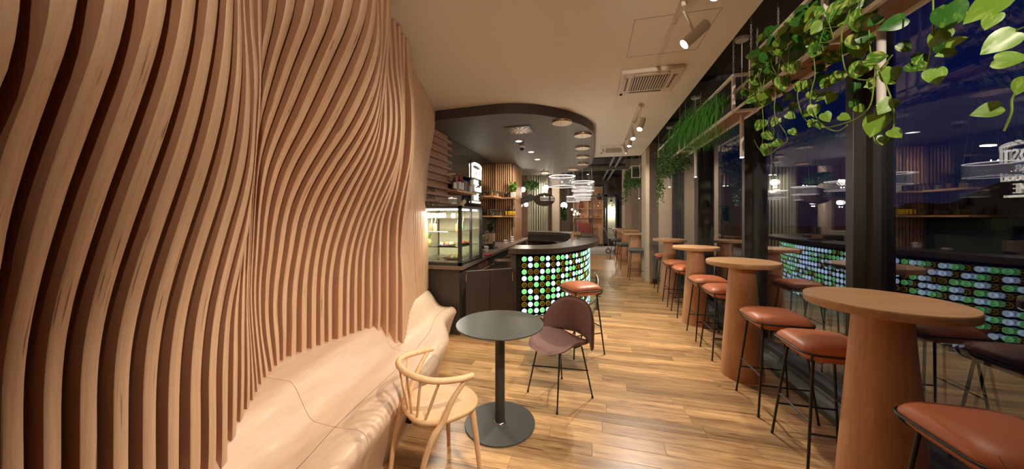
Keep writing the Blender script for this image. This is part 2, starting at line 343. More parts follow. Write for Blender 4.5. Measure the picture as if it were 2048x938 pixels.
FIN_TABLE = """1458 1445 1413 1400 1401 1396 1393 1395 1392 1375 1338 1298 1268 1222 1159 1075 1038 1026 997 967 949 973 1061 1190 1264 1274 1274 1274
1458 1445 1413 1400 1401 1396 1393 1395 1392 1375 1338 1298 1268 1222 1159 1075 1038 1026 997 967 949 973 1061 1190 1264 1274 1274 1274
1458 1445 1413 1400 1401 1396 1393 1395 1392 1375 1338 1298 1268 1222 1159 1075 1038 1026 997 967 949 973 1061 1190 1264 1274 1274 1274
1458 1445 1413 1400 1401 1396 1393 1395 1392 1375 1338 1298 1268 1222 1159 1075 1038 1026 997 967 949 973 1061 1190 1264 1274 1274 1274
1458 1445 1413 1400 1401 1396 1393 1395 1392 1375 1338 1298 1268 1222 1159 1075 1038 1026 997 967 949 973 1061 1190 1264 1274 1274 1274
1458 1445 1413 1400 1401 1396 1393 1395 1392 1375 1338 1298 1268 1222 1159 1075 1038 1026 997 967 949 973 1061 1190 1264 1274 1274 1274
1458 1445 1413 1400 1401 1396 1393 1395 1392 1375 1338 1298 1268 1222 1159 1075 1038 1026 997 967 949 973 1061 1190 1264 1274 1274 1274
1458 1445 1413 1400 1401 1396 1393 1395 1392 1375 1338 1298 1268 1222 1159 1075 1038 1026 997 967 949 973 1061 1190 1264 1274 1274 1274
1458 1445 1413 1400 1401 1396 1393 1395 1392 1375 1338 1298 1268 1222 1166 1104 1045 1013 994 967 949 973 1061 1190 1264 1274 1274 1274
1458 1445 1413 1400 1401 1396 1393 1395 1392 1376 1346 1307 1260 1209 1151 1091 1035 998 983 965 949 973 1061 1190 1264 1274 1274 1274
1458 1445 1413 1400 1403 1406 1405 1405 1399 1381 1349 1306 1257 1205 1149 1093 1042 1004 984 963 947 972 1061 1190 1264 1274 1274 1274
1458 1445 1413 1400 1402 1403 1402 1402 1394 1373 1339 1295 1246 1194 1141 1092 1051 1019 1002 991 977 984 1061 1190 1264 1274 1274 1274
1458 1445 1413 1400 1399 1399 1398 1396 1385 1362 1328 1286 1239 1190 1143 1102 1069 1043 1025 1016 1007 1006 1065 1190 1264 1274 1274 1274
1458 1445 1413 1398 1396 1397 1396 1391 1377 1355 1322 1281 1237 1191 1149 1113 1086 1068 1060 1056 1054 1052 1084 1191 1264 1274 1274 1274
1458 1445 1414 1403 1402 1401 1399 1393 1380 1359 1327 1288 1245 1202 1167 1140 1123 1112 1110 1114 1117 1119 1131 1198 1264 1274 1274 1274
1458 1445 1414 1402 1400 1400 1401 1395 1382 1362 1332 1297 1259 1220 1188 1169 1161 1162 1170 1180 1187 1190 1197 1224 1266 1274 1274 1274
1458 1447 1428 1422 1420 1421 1421 1415 1403 1382 1353 1320 1286 1255 1234 1224 1218 1210 1212 1225 1230 1232 1235 1249 1270 1274 1274 1274
1459 1459 1458 1456 1455 1454 1452 1447 1439 1420 1391 1361 1336 1324 1310 1297 1286 1279 1275 1274 1274 1274 1274 1274 1274 1274 1274 1274
1519 1518 1510 1499 1494 1492 1490 1490 1488 1480 1471 1467 1462 1458 1454 1449 1445 1441 1436 1432 1428 1424 1423 1421 1419 1417 1416 1416
1556 1555 1551 1546 1543 1540 1540 1540 1537 1536 1533 1527 1521 1514 1508 1501 1495 1488 1482 1475 1467 1452 1441 1434 1426 1418 1413 1410
1597 1597 1597 1596 1593 1593 1596 1602 1607 1604 1598 1592 1586 1581 1575 1569 1563 1557 1544 1521 1493 1461 1435 1423 1409 1394 1383 1375
1641 1641 1641 1644 1651 1661 1670 1681 1686 1683 1678 1671 1664 1656 1648 1640 1631 1609 1574 1537 1498 1454 1412 1387 1363 1339 1320 1308
1698 1698 1698 1703 1714 1726 1738 1747 1752 1750 1743 1736 1730 1723 1713 1696 1666 1624 1576 1528 1481 1429 1377 1346 1326 1301 1280 1264
1748 1748 1748 1753 1765 1779 1793 1804 1807 1803 1794 1786 1778 1765 1745 1716 1672 1618 1560 1504 1450 1393 1337 1296 1279 1258 1236 1219
1785 1785 1786 1793 1812 1835 1849 1854 1853 1845 1830 1818 1805 1785 1755 1713 1655 1588 1526 1466 1407 1348 1290 1243 1218 1192 1166 1147
1827 1827 1827 1832 1847 1863 1875 1878 1873 1861 1845 1830 1811 1783 1745 1696 1630 1553 1482 1419 1359 1301 1248 1207 1185 1172 1155 1141
1869 1869 1869 1870 1872 1877 1887 1888 1879 1863 1845 1828 1808 1775 1726 1662 1588 1512 1442 1377 1317 1263 1221 1195 1182 1177 1171 1165
1897 1897 1897 1896 1893 1890 1890 1887 1880 1863 1841 1821 1797 1756 1703 1635 1558 1474 1399 1336 1283 1240 1211 1202 1209 1215 1218 1223
1884 1884 1884 1884 1884 1884 1883 1879 1870 1853 1832 1809 1780 1735 1679 1609 1532 1450 1378 1322 1279 1250 1235 1229 1226 1223 1220 1218
1868 1868 1868 1868 1868 1868 1867 1866 1860 1846 1825 1800 1767 1720 1661 1588 1511 1438 1376 1331 1305 1288 1268 1250 1238 1229 1226 1225
1856 1856 1856 1856 1856 1856 1855 1854 1848 1836 1816 1786 1748 1700 1642 1572 1499 1436 1385 1355 1339 1333 1324 1316 1309 1304 1302 1301
1848 1848 1848 1848 1848 1849 1849 1848 1842 1827 1806 1774 1735 1683 1626 1563 1501 1450 1411 1392 1371 1350 1334 1323 1316 1314 1314 1314
1844 1844 1844 1844 1844 1844 1844 1842 1835 1819 1796 1762 1723 1676 1623 1566 1509 1468 1441 1428 1420 1409 1399 1392 1388 1386 1385 1385
1810 1810 1810 1810 1809 1808 1807 1806 1801 1790 1770 1739 1701 1653 1601 1549 1501 1464 1440 1429 1429 1430 1431 1431 1432 1433 1433 1433
1803 1803 1803 1803 1803 1803 1802 1800 1794 1782 1762 1730 1692 1644 1594 1545 1499 1464 1442 1429 1427 1432 1446 1459 1466 1473 1480 1486
1787 1787 1787 1787 1787 1787 1787 1785 1782 1775 1756 1724 1685 1642 1595 1546 1497 1460 1438 1426 1425 1431 1444 1459 1467 1471 1478 1484
1773 1773 1773 1773 1773 1773 1772 1771 1769 1764 1749 1722 1687 1639 1585 1533 1483 1448 1430 1421 1422 1429 1440 1453 1463 1469 1476 1482
1751 1751 1751 1749 1746 1744 1744 1745 1744 1742 1732 1713 1685 1641 1592 1550 1514 1486 1467 1454 1449 1450 1454 1464 1472 1475 1479 1483
1724 1724 1723 1721 1716 1714 1714 1714 1714 1714 1710 1704 1688 1653 1611 1576 1549 1526 1508 1493 1487 1486 1490 1498 1507 1512 1517 1522
1684 1684 1684 1684 1683 1683 1682 1682 1682 1682 1679 1675 1665 1639 1608 1583 1563 1547 1536 1529 1525 1525 1525 1525 1525 1525 1526 1526
1638 1638 1638 1637 1635 1634 1634 1634 1635 1637 1636 1632 1624 1605 1582 1557 1531 1508 1496 1489 1486 1486 1489 1499 1513 1523 1528 1532
1614 1614 1614 1614 1614 1614 1614 1619 1627 1634 1631 1620 1607 1592 1576 1560 1544 1530 1521 1516 1513 1513 1516 1523 1535 1546 1551 1557
1644 1644 1644 1644 1644 1645 1645 1650 1658 1665 1664 1656 1645 1630 1613 1596 1582 1570 1562 1556 1553 1553 1553 1557 1569 1579 1585 1590
1675 1675 1675 1675 1675 1675 1676 1681 1689 1697 1697 1692 1683 1667 1649 1633 1620 1609 1602 1597 1594 1592 1590 1592 1602 1612 1618 1623
1706 1706 1706 1706 1706 1706 1707 1712 1720 1728 1730 1728 1721 1705 1686 1669 1657 1648 1642 1638 1634 1631 1627 1627 1636 1645 1651 1657
1736 1736 1736 1736 1736 1736 1738 1744 1751 1759 1763 1764 1759 1743 1723 1705 1695 1688 1682 1678 1675 1671 1664 1661 1670 1679 1684 1690
1766 1766 1766 1766 1766 1767 1769 1775 1782 1790 1796 1800 1797 1780 1759 1742 1733 1727 1723 1719 1715 1710 1701 1696 1703 1712 1717 1723
1797 1797 1797 1797 1797 1797 1800 1806 1814 1821 1829 1836 1835 1818 1796 1778 1770 1767 1763 1759 1756 1750 1738 1730 1737 1745 1750 1757
1822 1822 1822 1822 1822 1822 1825 1831 1838 1845 1852 1859 1858 1844 1824 1808 1801 1797 1793 1789 1785 1779 1768 1759 1762 1769 1774 1780
1846 1846 1846 1846 1846 1847 1850 1855 1862 1869 1875 1882 1882 1869 1852 1838 1831 1827 1823 1819 1814 1808 1797 1787 1787 1793 1798 1803
1871 1871 1871 1871 1871 1871 1875 1880 1886 1892 1899 1905 1906 1895 1880 1868 1861 1857 1853 1848 1843 1836 1827 1816 1812 1816 1822 1826
1895 1895 1895 1895 1895 1896 1900 1905 1910 1916 1922 1928 1929 1920 1908 1897 1891 1887 1883 1878 1872 1865 1856 1844 1837 1840 1846 1850
1920 1920 1920 1920 1920 1921 1924 1929 1934 1940 1946 1951 1953 1946 1936 1927 1921 1917 1912 1907 1901 1894 1886 1873 1862 1864 1870 1873
1938 1938 1938 1938 1938 1938 1942 1946 1951 1956 1961 1967 1969 1964 1957 1951 1946 1942 1938 1933 1927 1919 1910 1897 1886 1886 1890 1892
1955 1955 1955 1955 1955 1956 1959 1962 1967 1971 1977 1982 1984 1982 1978 1975 1972 1968 1964 1959 1952 1944 1935 1922 1910 1908 1910 1910
1973 1973 1973 1973 1973 1973 1976 1979 1983 1987 1992 1997 2000 2000 1999 1998 1997 1994 1990 1984 1978 1969 1959 1946 1934 1930 1929 1929
1990 1990 1990 1990 1990 1991 1993 1995 1999 2003 2007 2012 2016 2018 2020 2022 2023 2020 2015 2010 2003 1994 1984 1971 1958 1952 1949 1948
2008 2008 2008 2008 2008 2008 2010 2012 2015 2018 2023 2027 2031 2036 2041 2046 2048 2045 2041 2036 2029 2019 2008 1995 1982 1974 1969 1967
2025 2025 2025 2025 2025 2026 2027 2028 2031 2034 2038 2042 2047 2054 2062 2069 2073 2071 2067 2062 2054 2044 2033 2019 2006 1996 1989 1986
2043 2043 2043 2043 2043 2043 2044 2045 2047 2050 2053 2057 2063 2072 2083 2093 2099 2097 2092 2087 2080 2069 2057 2044 2030 2018 2009 2005
2060 2060 2060 2060 2060 2061 2061 2062 2063 2065 2069 2072 2079 2090 2104 2117 2124 2123 2118 2113 2105 2094 2082 2068 2054 2040 2028 2024
2078 2078 2078 2078 2078 2078 2078 2078 2079 2081 2084 2087 2094 2108 2125 2141 2150 2148 2144 2139 2131 2119 2106 2093 2078 2062 2048 2042
2117 2117 2117 2117 2117 2117 2117 2117 2118 2120 2122 2125 2131 2143 2157 2171 2178 2176 2171 2166 2158 2146 2132 2117 2102 2085 2072 2065
2156 2156 2156 2156 2156 2156 2156 2156 2157 2158 2160 2162 2168 2178 2189 2201 2207 2204 2199 2193 2184 2172 2157 2142 2126 2109 2095 2088
2195 2195 2195 2195 2195 2195 2195 2195 2195 2197 2198 2200 2204 2212 2222 2231 2235 2232 2226 2220 2211 2198 2183 2166 2149 2132 2119 2111
2234 2234 2234 2234 2234 2234 2234 2234 2234 2235 2237 2238 2241 2247 2254 2261 2264 2260 2253 2246 2238 2225 2208 2191 2173 2156 2143 2134
2273 2273 2273 2273 2273 2273 2273 2273 2273 2274 2275 2276 2278 2282 2286 2291 2292 2288 2281 2273 2265 2251 2234 2215 2197 2179 2166 2157
2312 2312 2312 2312 2312 2312 2312 2312 2312 2312 2313 2313 2314 2316 2319 2321 2321 2316 2308 2300 2291 2278 2259 2240 2220 2203 2190 2180
2351 2351 2351 2351 2351 2351 2351 2351 2351 2351 2351 2351 2351 2351 2351 2351 2350 2344 2336 2327 2318 2304 2285 2264 2244 2226 2214 2203"""
# ================================================================== the setting
CZ = 3.05          # cream ceiling
EDGE_X = 1.17      # where the cream ceiling stops before the window strip
GX = 1.90          # window glass
WX = -2.45         # wall behind the slats and the bar
# floor: boards lie across the room, each its own part
fb = MB(); fb.box(-3.3, 2.2, -3.0, 18.6, -0.12, -0.012)
floor = struct('floor', fb, plain('dark_subfloor', (0.10, 0.05, 0.025), 0.8))
rngf = random.Random(3)
PW = 0.122
plank_defs = []
y = -0.60
row = 0
while y < 13.2:
    x = -1.75 - rngf.random()*0.7
    while x < 1.71:
        L = rngf.choice([0.55, 0.75, 0.95, 1.2, 1.45]) + rngf.random()*0.12
        x1 = min(x+L, 1.712)
        if x1 - x > 0.05: plank_defs.append((max(x, -2.45), x1, y, y+PW))
        x = x1 if x1 < 1.71 else 2
    y += PW; row += 1
far_p = MB(); n_ind = 0
shared = {}
plank_defs.sort(key=lambda p: (0 if p[3] > 0.9 else 1, p[2]))
for (x0, x1, y0, y1) in plank_defs:
    if n_ind < 296 and y1 > 0.9:
        cx, cy = (x0+x1)/2, (y0+y1)/2; hl = (x1-x0)/2
        mb = MB(); b = 0.0012; h = PW/2-0.0004; hl2 = hl-0.0004
        mb.add([(-hl2,-h,-.012),(hl2,-h,-.012),(hl2,h,-.012),(-hl2,h,-.012),(-hl2,-h,-b),(hl2,-h,-b),(hl2,h,-b),(-hl2,h,-b),(-hl2+b,-h+b,0),(hl2-b,-h+b,0),(hl2-b,h-b,0),(-hl2+b,h-b,0)],
               [(8,9,10,11),(4,5,9,8),(5,6,10,9),(6,7,11,10),(7,4,8,11),(0,1,5,4),(1,2,6,5),(2,3,7,6),(3,0,4,7)])
        o = part('plank', mb, OAK, None); o.parent = floor; o.location = (cx, cy, 0); n_ind += 1
    else:
        g = 0.0008; far_p.box(x0+g, x1-g, y0+g, y1-g, -0.012, 0)
part('planks', far_p, OAK, floor, kind='stuff')
st = MB(); st.box(-3.2, 1.71, 13.2, 18.5, -0.012, 0.0)
part('stone_floor_slab', st, GREYSTONE, floor)

# ceilings
cm = MB(); cm.box(-3.0, EDGE_X, -3.0, 8.44, CZ, CZ+0.30)
ceiling = struct('ceiling', cm, CEILM)
cp = MB()
for a, b in (((0.32,2.62),(0.92,2.62)),((0.92,2.62),(0.92,3.22)),((0.92,3.22),(0.32,3.22)),((0.32,3.22),(0.32,2.62))):
    cp.box(min(a[0],b[0])-.0015, max(a[0],b[0])+.0015, min(a[1],b[1])-.0015, max(a[1],b[1])+.0015, CZ-0.0012, CZ+0.002)
part('access_panel_joint', cp, plain('joint_brown', (0.20, 0.15, 0.11), 0.9), ceiling)
dc = MB(); dc.box(EDGE_X, 2.30, -3.0, 8.44, 3.25, 3.35)
dark_ceiling = struct('ceiling_window_side', dc, DARKC)
be = MB()
for yy in (1.2, 2.78, 4.42, 6.15): be.box(EDGE_X+.02, 2.0, yy-.05, yy+.05, 3.19, 3.25)
part('ceiling_beam', be, DARKC, dark_ceiling)
fc = MB(); fc.box(-3.3, 2.3, 8.44, 18.6, 3.75, 3.85)
far_ceiling = struct('ceiling_far', fc, BLACKC)
hd = MB(); hd.box(-3.0, EDGE_X, 8.42, 8.46, CZ, 3.78)
struct('trim_1', hd, BLACKC)

# walls
wl = MB(); wl.box(WX-0.15, WX, -3.0, 8.1, 0, 3.4)
wall_left = struct('wall_left', wl, plain('brown_wall_paint', (0.28, 0.15, 0.085), 0.8))
wb = MB(); wb.box(-2.6, 2.3, -3.1, -3.0, 0, 3.4)
struct('wall_back', wb, WALLM)
wf = MB(); wf.box(-3.4, -0.95, 18.4, 18.5, 0, 3.8); wf.box(1.25, 2.2, 18.4, 18.5, 0, 3.8); wf.box(-0.95, 1.25, 18.4, 18.5, 2.6, 3.8)
wf.box(-0.95, 1.25, 20.5, 20.6, 0, 2.7)
struct('wall_far', wf, plain('dark_umber_plaster', (0.13, 0.095, 0.065), 0.85))
wll = MB(); wll.box(-3.4, -3.25, 8.1, 18.5, 0, 3.8)
struct('wall_left_far', wll, plain('brown_brick_paint', (0.22, 0.10, 0.06), 0.85, vary=.3, bscale=25))
wc2 = MB(); wc2.box(-3.4, WX, 8.1, 8.14, 0, 3.8)
struct('wall_left_return', wc2, BLACKC)

# window strip: low ledge, mullions, double panes
lg = MB(); lg.box(1.712, 2.02, -3.0, 8.3, 0, 0.05); lg.box(1.84, 2.05, -3.0, 8.3, 0.05, 0.075)
struct('trim_2', lg, plain('grey_slate_ledge', (0.10, 0.105, 0.10), 0.5))
hdr = MB(); hdr.box(1.80, 2.05, -3.0, 8.3, 3.12, 3.25)
struct('trim_3', hdr, BLKF)
MULL = [-0.6, 1.05, 2.78, 4.42, 6.15, 7.95]
for i, my in enumerate(MULL[:-1]):
    y0, y1 = MULL[i], MULL[i+1]
    fr = MB()
    fr.bbox(1.78, 2.00, y1-0.025, y1+0.045, 0.075, 3.12, 0.003)
    fr.box(1.86, 1.96, y0+0.045, y1-0.025, 0.075, 0.13); fr.box(1.86, 1.96, y0+0.045, y1-0.025, 3.06, 3.12)
    fr.box(1.855, 1.965, y0+0.045, y0+0.10, 0.13, 3.06); fr.box(1.855, 1.965, y1-0.08, y1-0.025, 0.13, 3.06)
    w = struct('window_%d' % (i+1), fr, BLKF)
    for k, gx in enumerate((GX, GX+0.028)):
        p = MB(); p.add([(gx, y0+.10, .13),(gx, y1-.08, .13),(gx, y1-.08, 3.06),(gx, y0+.10, 3.06)], [(0,1,2,3)])
        part('pane', p, GLASSW, w)

# cream pillar between the two rooms, with oak skirting
pil = [(1.175,7.70),(1.20,8.55),(2.1,8.55),(2.1,8.22),(1.52,8.12),(1.25,7.70)]
pm = MB(); pm.prism(pil, 0.0, 3.3)
wm = struct('wall_middle', pm, WALLM)
bm_ = MB(); pl2 = [(1.160,7.685),(1.185,8.55),(1.20,8.55),(1.25,7.72),(1.53,8.14),(1.535,8.10),(1.255,7.685)]
bm_.prism(pl2, 0.0, 0.075)
struct('baseboard_middle', bm_, wood('oak_skirting', (.5,.3,.15), (.62,.4,.22), (2,2,12)))

# far room right-hand wall: pillars, dark mullion, pale curtain
fw = MB(); fw.box(1.22, 1.40, 12.9, 14.2, 0, 3.75); fw.box(1.40, 2.2, 12.9, 13.1, 0, 3.75)
struct('wall_right_far', fw, WALLM)
cu = MB(); cu.box(1.66, 1.74, 11.9, 12.05, 0, 3.3)
struct('window_6', cu, BLKF)
cv = MB(); n = 120; vs = []; fs = []
for i in range(n+1):
    yy = 8.5 + 4.4*i/n; xx = 1.72 + 0.03*math.sin(i*1.9)
    vs += [(xx, yy, 0.02), (xx, yy, 3.5)]
for i in range(n): fs.append((2*i, 2*i+2, 2*i+3, 2*i+1))
cv.add(vs, fs, 0, True)
solo('curtain', cv, plain('pale_linen', (0.50, 0.46, 0.38), 0.9), (1.72, 10.5, 0), 'pale linen curtain hanging in folds beyond the cream pillar', 'curtain')

# outside: dark ground, a low hill line and two street lamps
og = MB(); og.box(2.05, 60, -30, 70, -0.3, -0.15)
struct('ground_outside', og, plain('dark_asphalt', (0.02, 0.02, 0.022), 0.9))
hl = MB(); n = 60; vs = []; fs = []
for i in range(n+1):
    yy = -20 + 90*i/n; h = 5.5 + 1.6*math.sin(i*.31) + 1.0*math.sin(i*.83+1)
    vs += [(46, yy, -.3), (46, yy, h*0.7), (54, yy, h*0.55), (54, yy, -.3)]
for i in range(n):
    a = 4*i
    fs += [(a, a+1, a+5, a+4), (a+1, a+2, a+6, a+5), (a+2, a+3, a+7, a+6)]
hl.add(vs, fs)
hill = struct('hill_outside', hl, plain('night_hill', (0.012, 0.013, 0.014), 1.0))
def street_lamp(x, y, h, lab):
    t = thing('street_lamp', (x, y, -0.15), lab, 'street lamp')
    p = MB(); p.cyl((x,y,-.15),(x,y,h),.09,.05); p.cyl((x,y,h),(x-1.4,y-.3,h+.12),.04,.03); p.cyl((x,y,h),(x+1.4,y+.3,h+.12),.04,.03)
    part('pole', p, BLKM, t)
    for s in (-1, 1):
        l = MB(); l.obb((x+s*1.4, y+s*.3, h+.1), (.7,.25,.08), .2); part('lamp_head', l, emis('sodium_lamp', (1.0, .75, .42), 9.0), t)
street_lamp(26, 27.5, 6.0, 'street lamp with two arms shining outside, seen lower through the glass')
street_lamp(20, 17.0, 5.6, 'street lamp with two arms shining outside, seen higher through the glass')

# dark canopy over the bar: cream ceiling drops to a warm grey panel
can = [(-2.6,4.16),(-2.2,4.16),(-1.6,4.12),(-1.14,4.11),(-0.80,4.22),(-0.566,4.385),(-0.34,4.62),(-0.143,4.918),(-0.04,5.18),(0.02,5.44),(0.03,6.0),(0.03,7.0),(0.02,8.0),(-0.06,8.7),(-0.30,9.5),(-0.8,10.1),(-1.5,10.4),(-3.2,10.4),(-3.2,8.14),(-2.45,8.14)]
cs = smooth_path([(x,y,0) for x,y in can[1:17]], 4)
cpoly = [(-2.45,4.16)] + [(v.x, v.y) for v in cs] + [(-3.2,10.4),(-3.2,8.14),(-2.45,8.14)]
cn = MB(); nn = len(cpoly)
cn.add([(x,y,2.91) for x,y in cpoly], [tuple(range(nn))])
canopy = struct('ceiling_bar_canopy', cn, PANELC)
sd = MB(); sd.add([(x,y,2.91) for x,y in cpoly]+[(x,y,3.12 if y < 8.4 else 3.3) for x,y in cpoly], [(i,(i+1)%nn,nn+(i+1)%nn,nn+i) for i in range(nn)]+[tuple(range(nn,2*nn))])
part('fascia', sd, FASC, canopy)

# ================================================================== slatted wall
FIN = [[-int(v)/1000 for v in r.split()] for r in FIN_TABLE.strip().split('\n')]
FZ = [0.3+0.1*i for i in range(28)] + [3.1]
K0, KS, TH = 1.267, 0.0632, 0.031
def fin_x(k, z):
    row = FIN[k+22]; t = (z-0.3)/0.1; i = int(math.floor(t)); i = max(0, min(26, i)); f = max(-0.5, min(1.5, t-i))
    p0 = row[max(0,i-1)]; p1 = row[i]; p2 = row[i+1]; p3 = row[min(27,i+2)]
    return 0.5*((2*p1)+(-p0+p2)*f+(2*p0-5*p1+4*p2-p3)*f*f+(-p0+3*p1-3*p2+p3)*f*f*f)
# bench section as functions of y
def bx_edge(y): return sinterp(y, [(0,-1.50),(1.1,-1.53),(1.5,-1.60),(2.18,-1.72),(3.0,-1.86),(3.72,-2.04)])
def bx_seat(y): return sinterp(y, [(0,-1.34),(1.1,-1.37),(1.4,-1.45),(2.2,-1.57),(3.0,-1.72),(3.72,-1.87)])
def bx_front(y):
    return sinterp(y, [(-.5,-1.02),(1.0,-1.07),(1.45,-1.115),(2.0,-1.155),(2.35,-1.20),(2.6,-1.27),(2.8,-1.33),(3.0,-1.44),(3.2,-1.56),(3.4,-1.63),(3.72,-1.665)])
def bz_top(y): return sinterp(y, [(0,.615),(2.6,.615),(3.72,.58)])
def bz_seat(y): return sinterp(y, [(0,.42),(2.0,.42),(3.0,.40),(3.72,.385)])
def bench_prof(y):
    xe, xs, xf, zt, zs = bx_edge(y), bx_seat(y), bx_front(y), bz_top(y), bz_seat(y)
    P = [(WX, zt), ((WX+xe)/2, zt), (xe-0.10, zt)]
    for k in range(0, 9):
        t = k/8; s = t*t*(3-2*t); P.append((xe-0.04+(xs-xe+0.04)*t, zt+(zs-zt)*s))
    for k in range(1, 7): P.append((xs+(xf-0.07-xs)*k/6, zs - 0.008*math.sin(PI*k/6)))
    r = 0.07
    for k in range(1, 7): a = PI/2*k/6; P.append((xf-r+r*math.sin(a), zs-r+r*math.cos(a)))
    for k in range(1, 6): t = k/5; P.append((xf-0.11*t**0.8, (zs-r)*(1-t)))
    return P
def bench_z(x, y):
    P = bench_prof(y)[:18]
    return interp(x, P)
slat = thing('slatted_wall', (-2.3, 2.0, 0), 'wavy wall of vertical light plywood fins rising behind the bench', 'wall panel')
rngk = random.Random(5)
for k in range(-22, 47):
    y0 = K0+KS*k; y1 = y0+TH; full = k <= 39
    zb = 1.74
    zs = []
    if full:
        xb = fin_x(k, 0.55); zb = bench_z(xb, y0) + 0.0; xb = fin_x(k, zb)
    ztop = CZ-0.006 - (0.0 if k % 5 else 0.01)
    nz = 48 if full else 26
    front = []; frn = []      # the milled front follows the wave: its two edges lie at different depths
    for i in range(nz+1):
        z = zb+(ztop-zb)*i/nz; xk = fin_x(k, z); front.append((xk, z))
        xp = fin_x(max(k-1, -22), z); frn.append(max(-0.12, min(0.12, (xp-xk)*0.49))*max(0.0, min(1.0, (12.5-k)/2.5)))
    if full:   # lower edge follows the bench
        xl = front[0][0]; bot = []
        for q in range(1, 8):
            x = xl+(WX+.002-xl)*q/8; bot.append((x, bench_z(x, y0)+.001))
        back = [(WX+.002, ztop), (WX+.002, bench_z(WX+.002, y0)+.001)]
        outline = front + back + bot[::-1]
    else:
        outline = front + [(WX+.002, ztop), (WX+.002, zb)]
    mb = MB(); nf = len(front); n = len(outline); b = 0.0022
    oi = [((x-b if i < nf else x), z) for i, (x, z) in enumerate(outline)]
    near = [(x+(frn[i] if i < nf else 0), y0, z) for i, (x, z) in enumerate(oi)]; farv = [(x, y1, z) for x, z in oi]
    mb.add(near, [tuple(range(n-1, -1, -1))], 1); mb.add(farv, [tuple(range(n))], 1)
    fv = [(x+frn[i], y0+b, z) for i, (x, z) in enumerate(front)] + [(x, y1-b, z) for x, z in front] + near[:nf] + farv[:nf]
    fs = []
    for i in range(nf-1):
        fs += [(i, nf+i, nf+i+1, i+1), (2*nf+i, i, i+1, 2*nf+i+1), (nf+i, 3*nf+i, 3*nf+i+1, nf+i+1)]
    mb.add(fv, fs, 0, True)
    mb.add(near+farv, [((nf-1+j)%n, n+(nf-1+j)%n, n+(nf+j)%n, (nf+j)%n) for j in range(n-nf+1)], 1)
    # texture space differs from fin to fin
    o = part('fin', mb, [PLY_F, PLY_S], slat)
# bench in three moulded lengths, each a rear and a front shell
bench = thing('bench', (-1.6, 1.9, 0), 'moulded pale maple bench flowing out from under the plywood fins', 'bench')
cuts = [-0.4, 1.395, 2.33, 3.72]
for a, b in zip(cuts, cuts[1:]):
    ny = max(10, int((b-a)/0.06)); prof = [bench_prof(a+0.0015+(b-a-0.003)*i/ny) for i in range(ny+1)]
    m = len(prof[0]); cutp = 14
    for (i0, i1, nm) in ((0, cutp, 'rear_shell'), (cutp, m-1, 'front_shell')):
        vs = []; fs = []
        for i in range(ny+1):
            yy = a+0.0015+(b-a-0.003)*i/ny
            for j in range(i0, i1+1):
                x, z = prof[i][j]
                if j == cutp: x += (-0.0012 if nm == 'rear_shell' else 0.0012)
                vs.append((x, yy, z))
        w = i1-i0+1
        for i in range(ny):
            for j in range(w-1): fs.append((i*w+j, (i+1)*w+j, (i+1)*w+j+1, i*w+j+1))
        mb = MB(); mb.add([v for v in vs], fs, 0, True)
        # thickness lip at the joints
        lip = []
        for i in (0, ny):
            ring = [vs[i*w+j] for j in range(w)]
            low = [(x-0.012 if j > 8 and nm == 'front_shell' else x, yq, max(0, z-0.018)) for j, (x, yq, z) in enumerate(ring)]
            q = ring+low
            mb.add(q, [(j, j+1, w+j+1, w+j) if i else (j+1, j, w+j, w+j+1) for j in range(w-1)], 0)
        part(nm, mb, BENCH, bench)
# end panel
ep = MB(); pr = bench_prof(3.72); ep.add([(x, 3.7185, z) for x, z in pr]+[(WX, 3.7185, 0)], [tuple(range(len(pr)+1))])
ep.add([(x, 3.70, z-.002) for x, z in pr]+[(WX, 3.70, 0)], [tuple(range(len(pr), -1, -1))])
part('end_panel', ep, BENCH, bench)
core = MB()
for a, b in zip(cuts, cuts[1:]):
    core.box(WX+.02, -1.60 if a < 2 else -1.9, a+.03, b-.03, 0, .34)
part('inner_frame', core, BLKM, bench)
sk = MB(); sk.bbox(-1.225, -1.18, 1.90, 1.99, .13, .22, .003)
part('socket', sk, BLKM, bench, label='black power socket in the bench front')

# ================================================================== lamps that light the room
def track_spot(loc, target, power, label, size=85):
    t = thing('track_spotlight', (loc[0], loc[1], loc[2]), label, 'spotlight', 'white cylinder spotlights on the ceiling track')
    d = (Vector(target)-Vector(loc)).normalized(); p = Vector(loc)
    m = MB(); m.cyl(p-d*0.005, p-d*0.19, 0.036, 0.036, 20)
    part('lamp_body', m, WHITE2, t)
    m = MB(); q = p-d*0.12; m.cyl(q+Vector((0.0,0.05,0)), (loc[0], q.y+.05, CZ-.03), 0.009, n=8); m.cyl(q, q+Vector((0,.055,0)), .012, n=8)
    part('arm', m, WHITE2, t)
    m = MB(); m.box(loc[0]-.018, loc[0]+.018, q.y-.02, q.y+.12, CZ-.06, CZ-.024); part('track_adapter', m, WHITE2, t)
    m = MB(); m.cyl(p-d*0.007, p-d*0.001, 0.031, n=20); part('bulb', m, emis('spot_bulb', (1.0,.9,.75), 60.0), t)
    spot('spot_light', p+d*0.012, target, power, size, 0.7, WARM, 0.028)
def track(y0, y1, label):
    m = MB(); m.box(0.603, 0.637, y0, y1, CZ-0.032, CZ-0.0005)
    solo('ceiling_track', m, WHITE2, (0.62, (y0+y1)/2, CZ-.02), label, 'lamp track')
track(1.25, 2.70, 'white ceiling track with the two big bright spotlights near the hatch joint')
track(4.58, 6.60, 'white ceiling track with four small spotlights beyond the air conditioner')
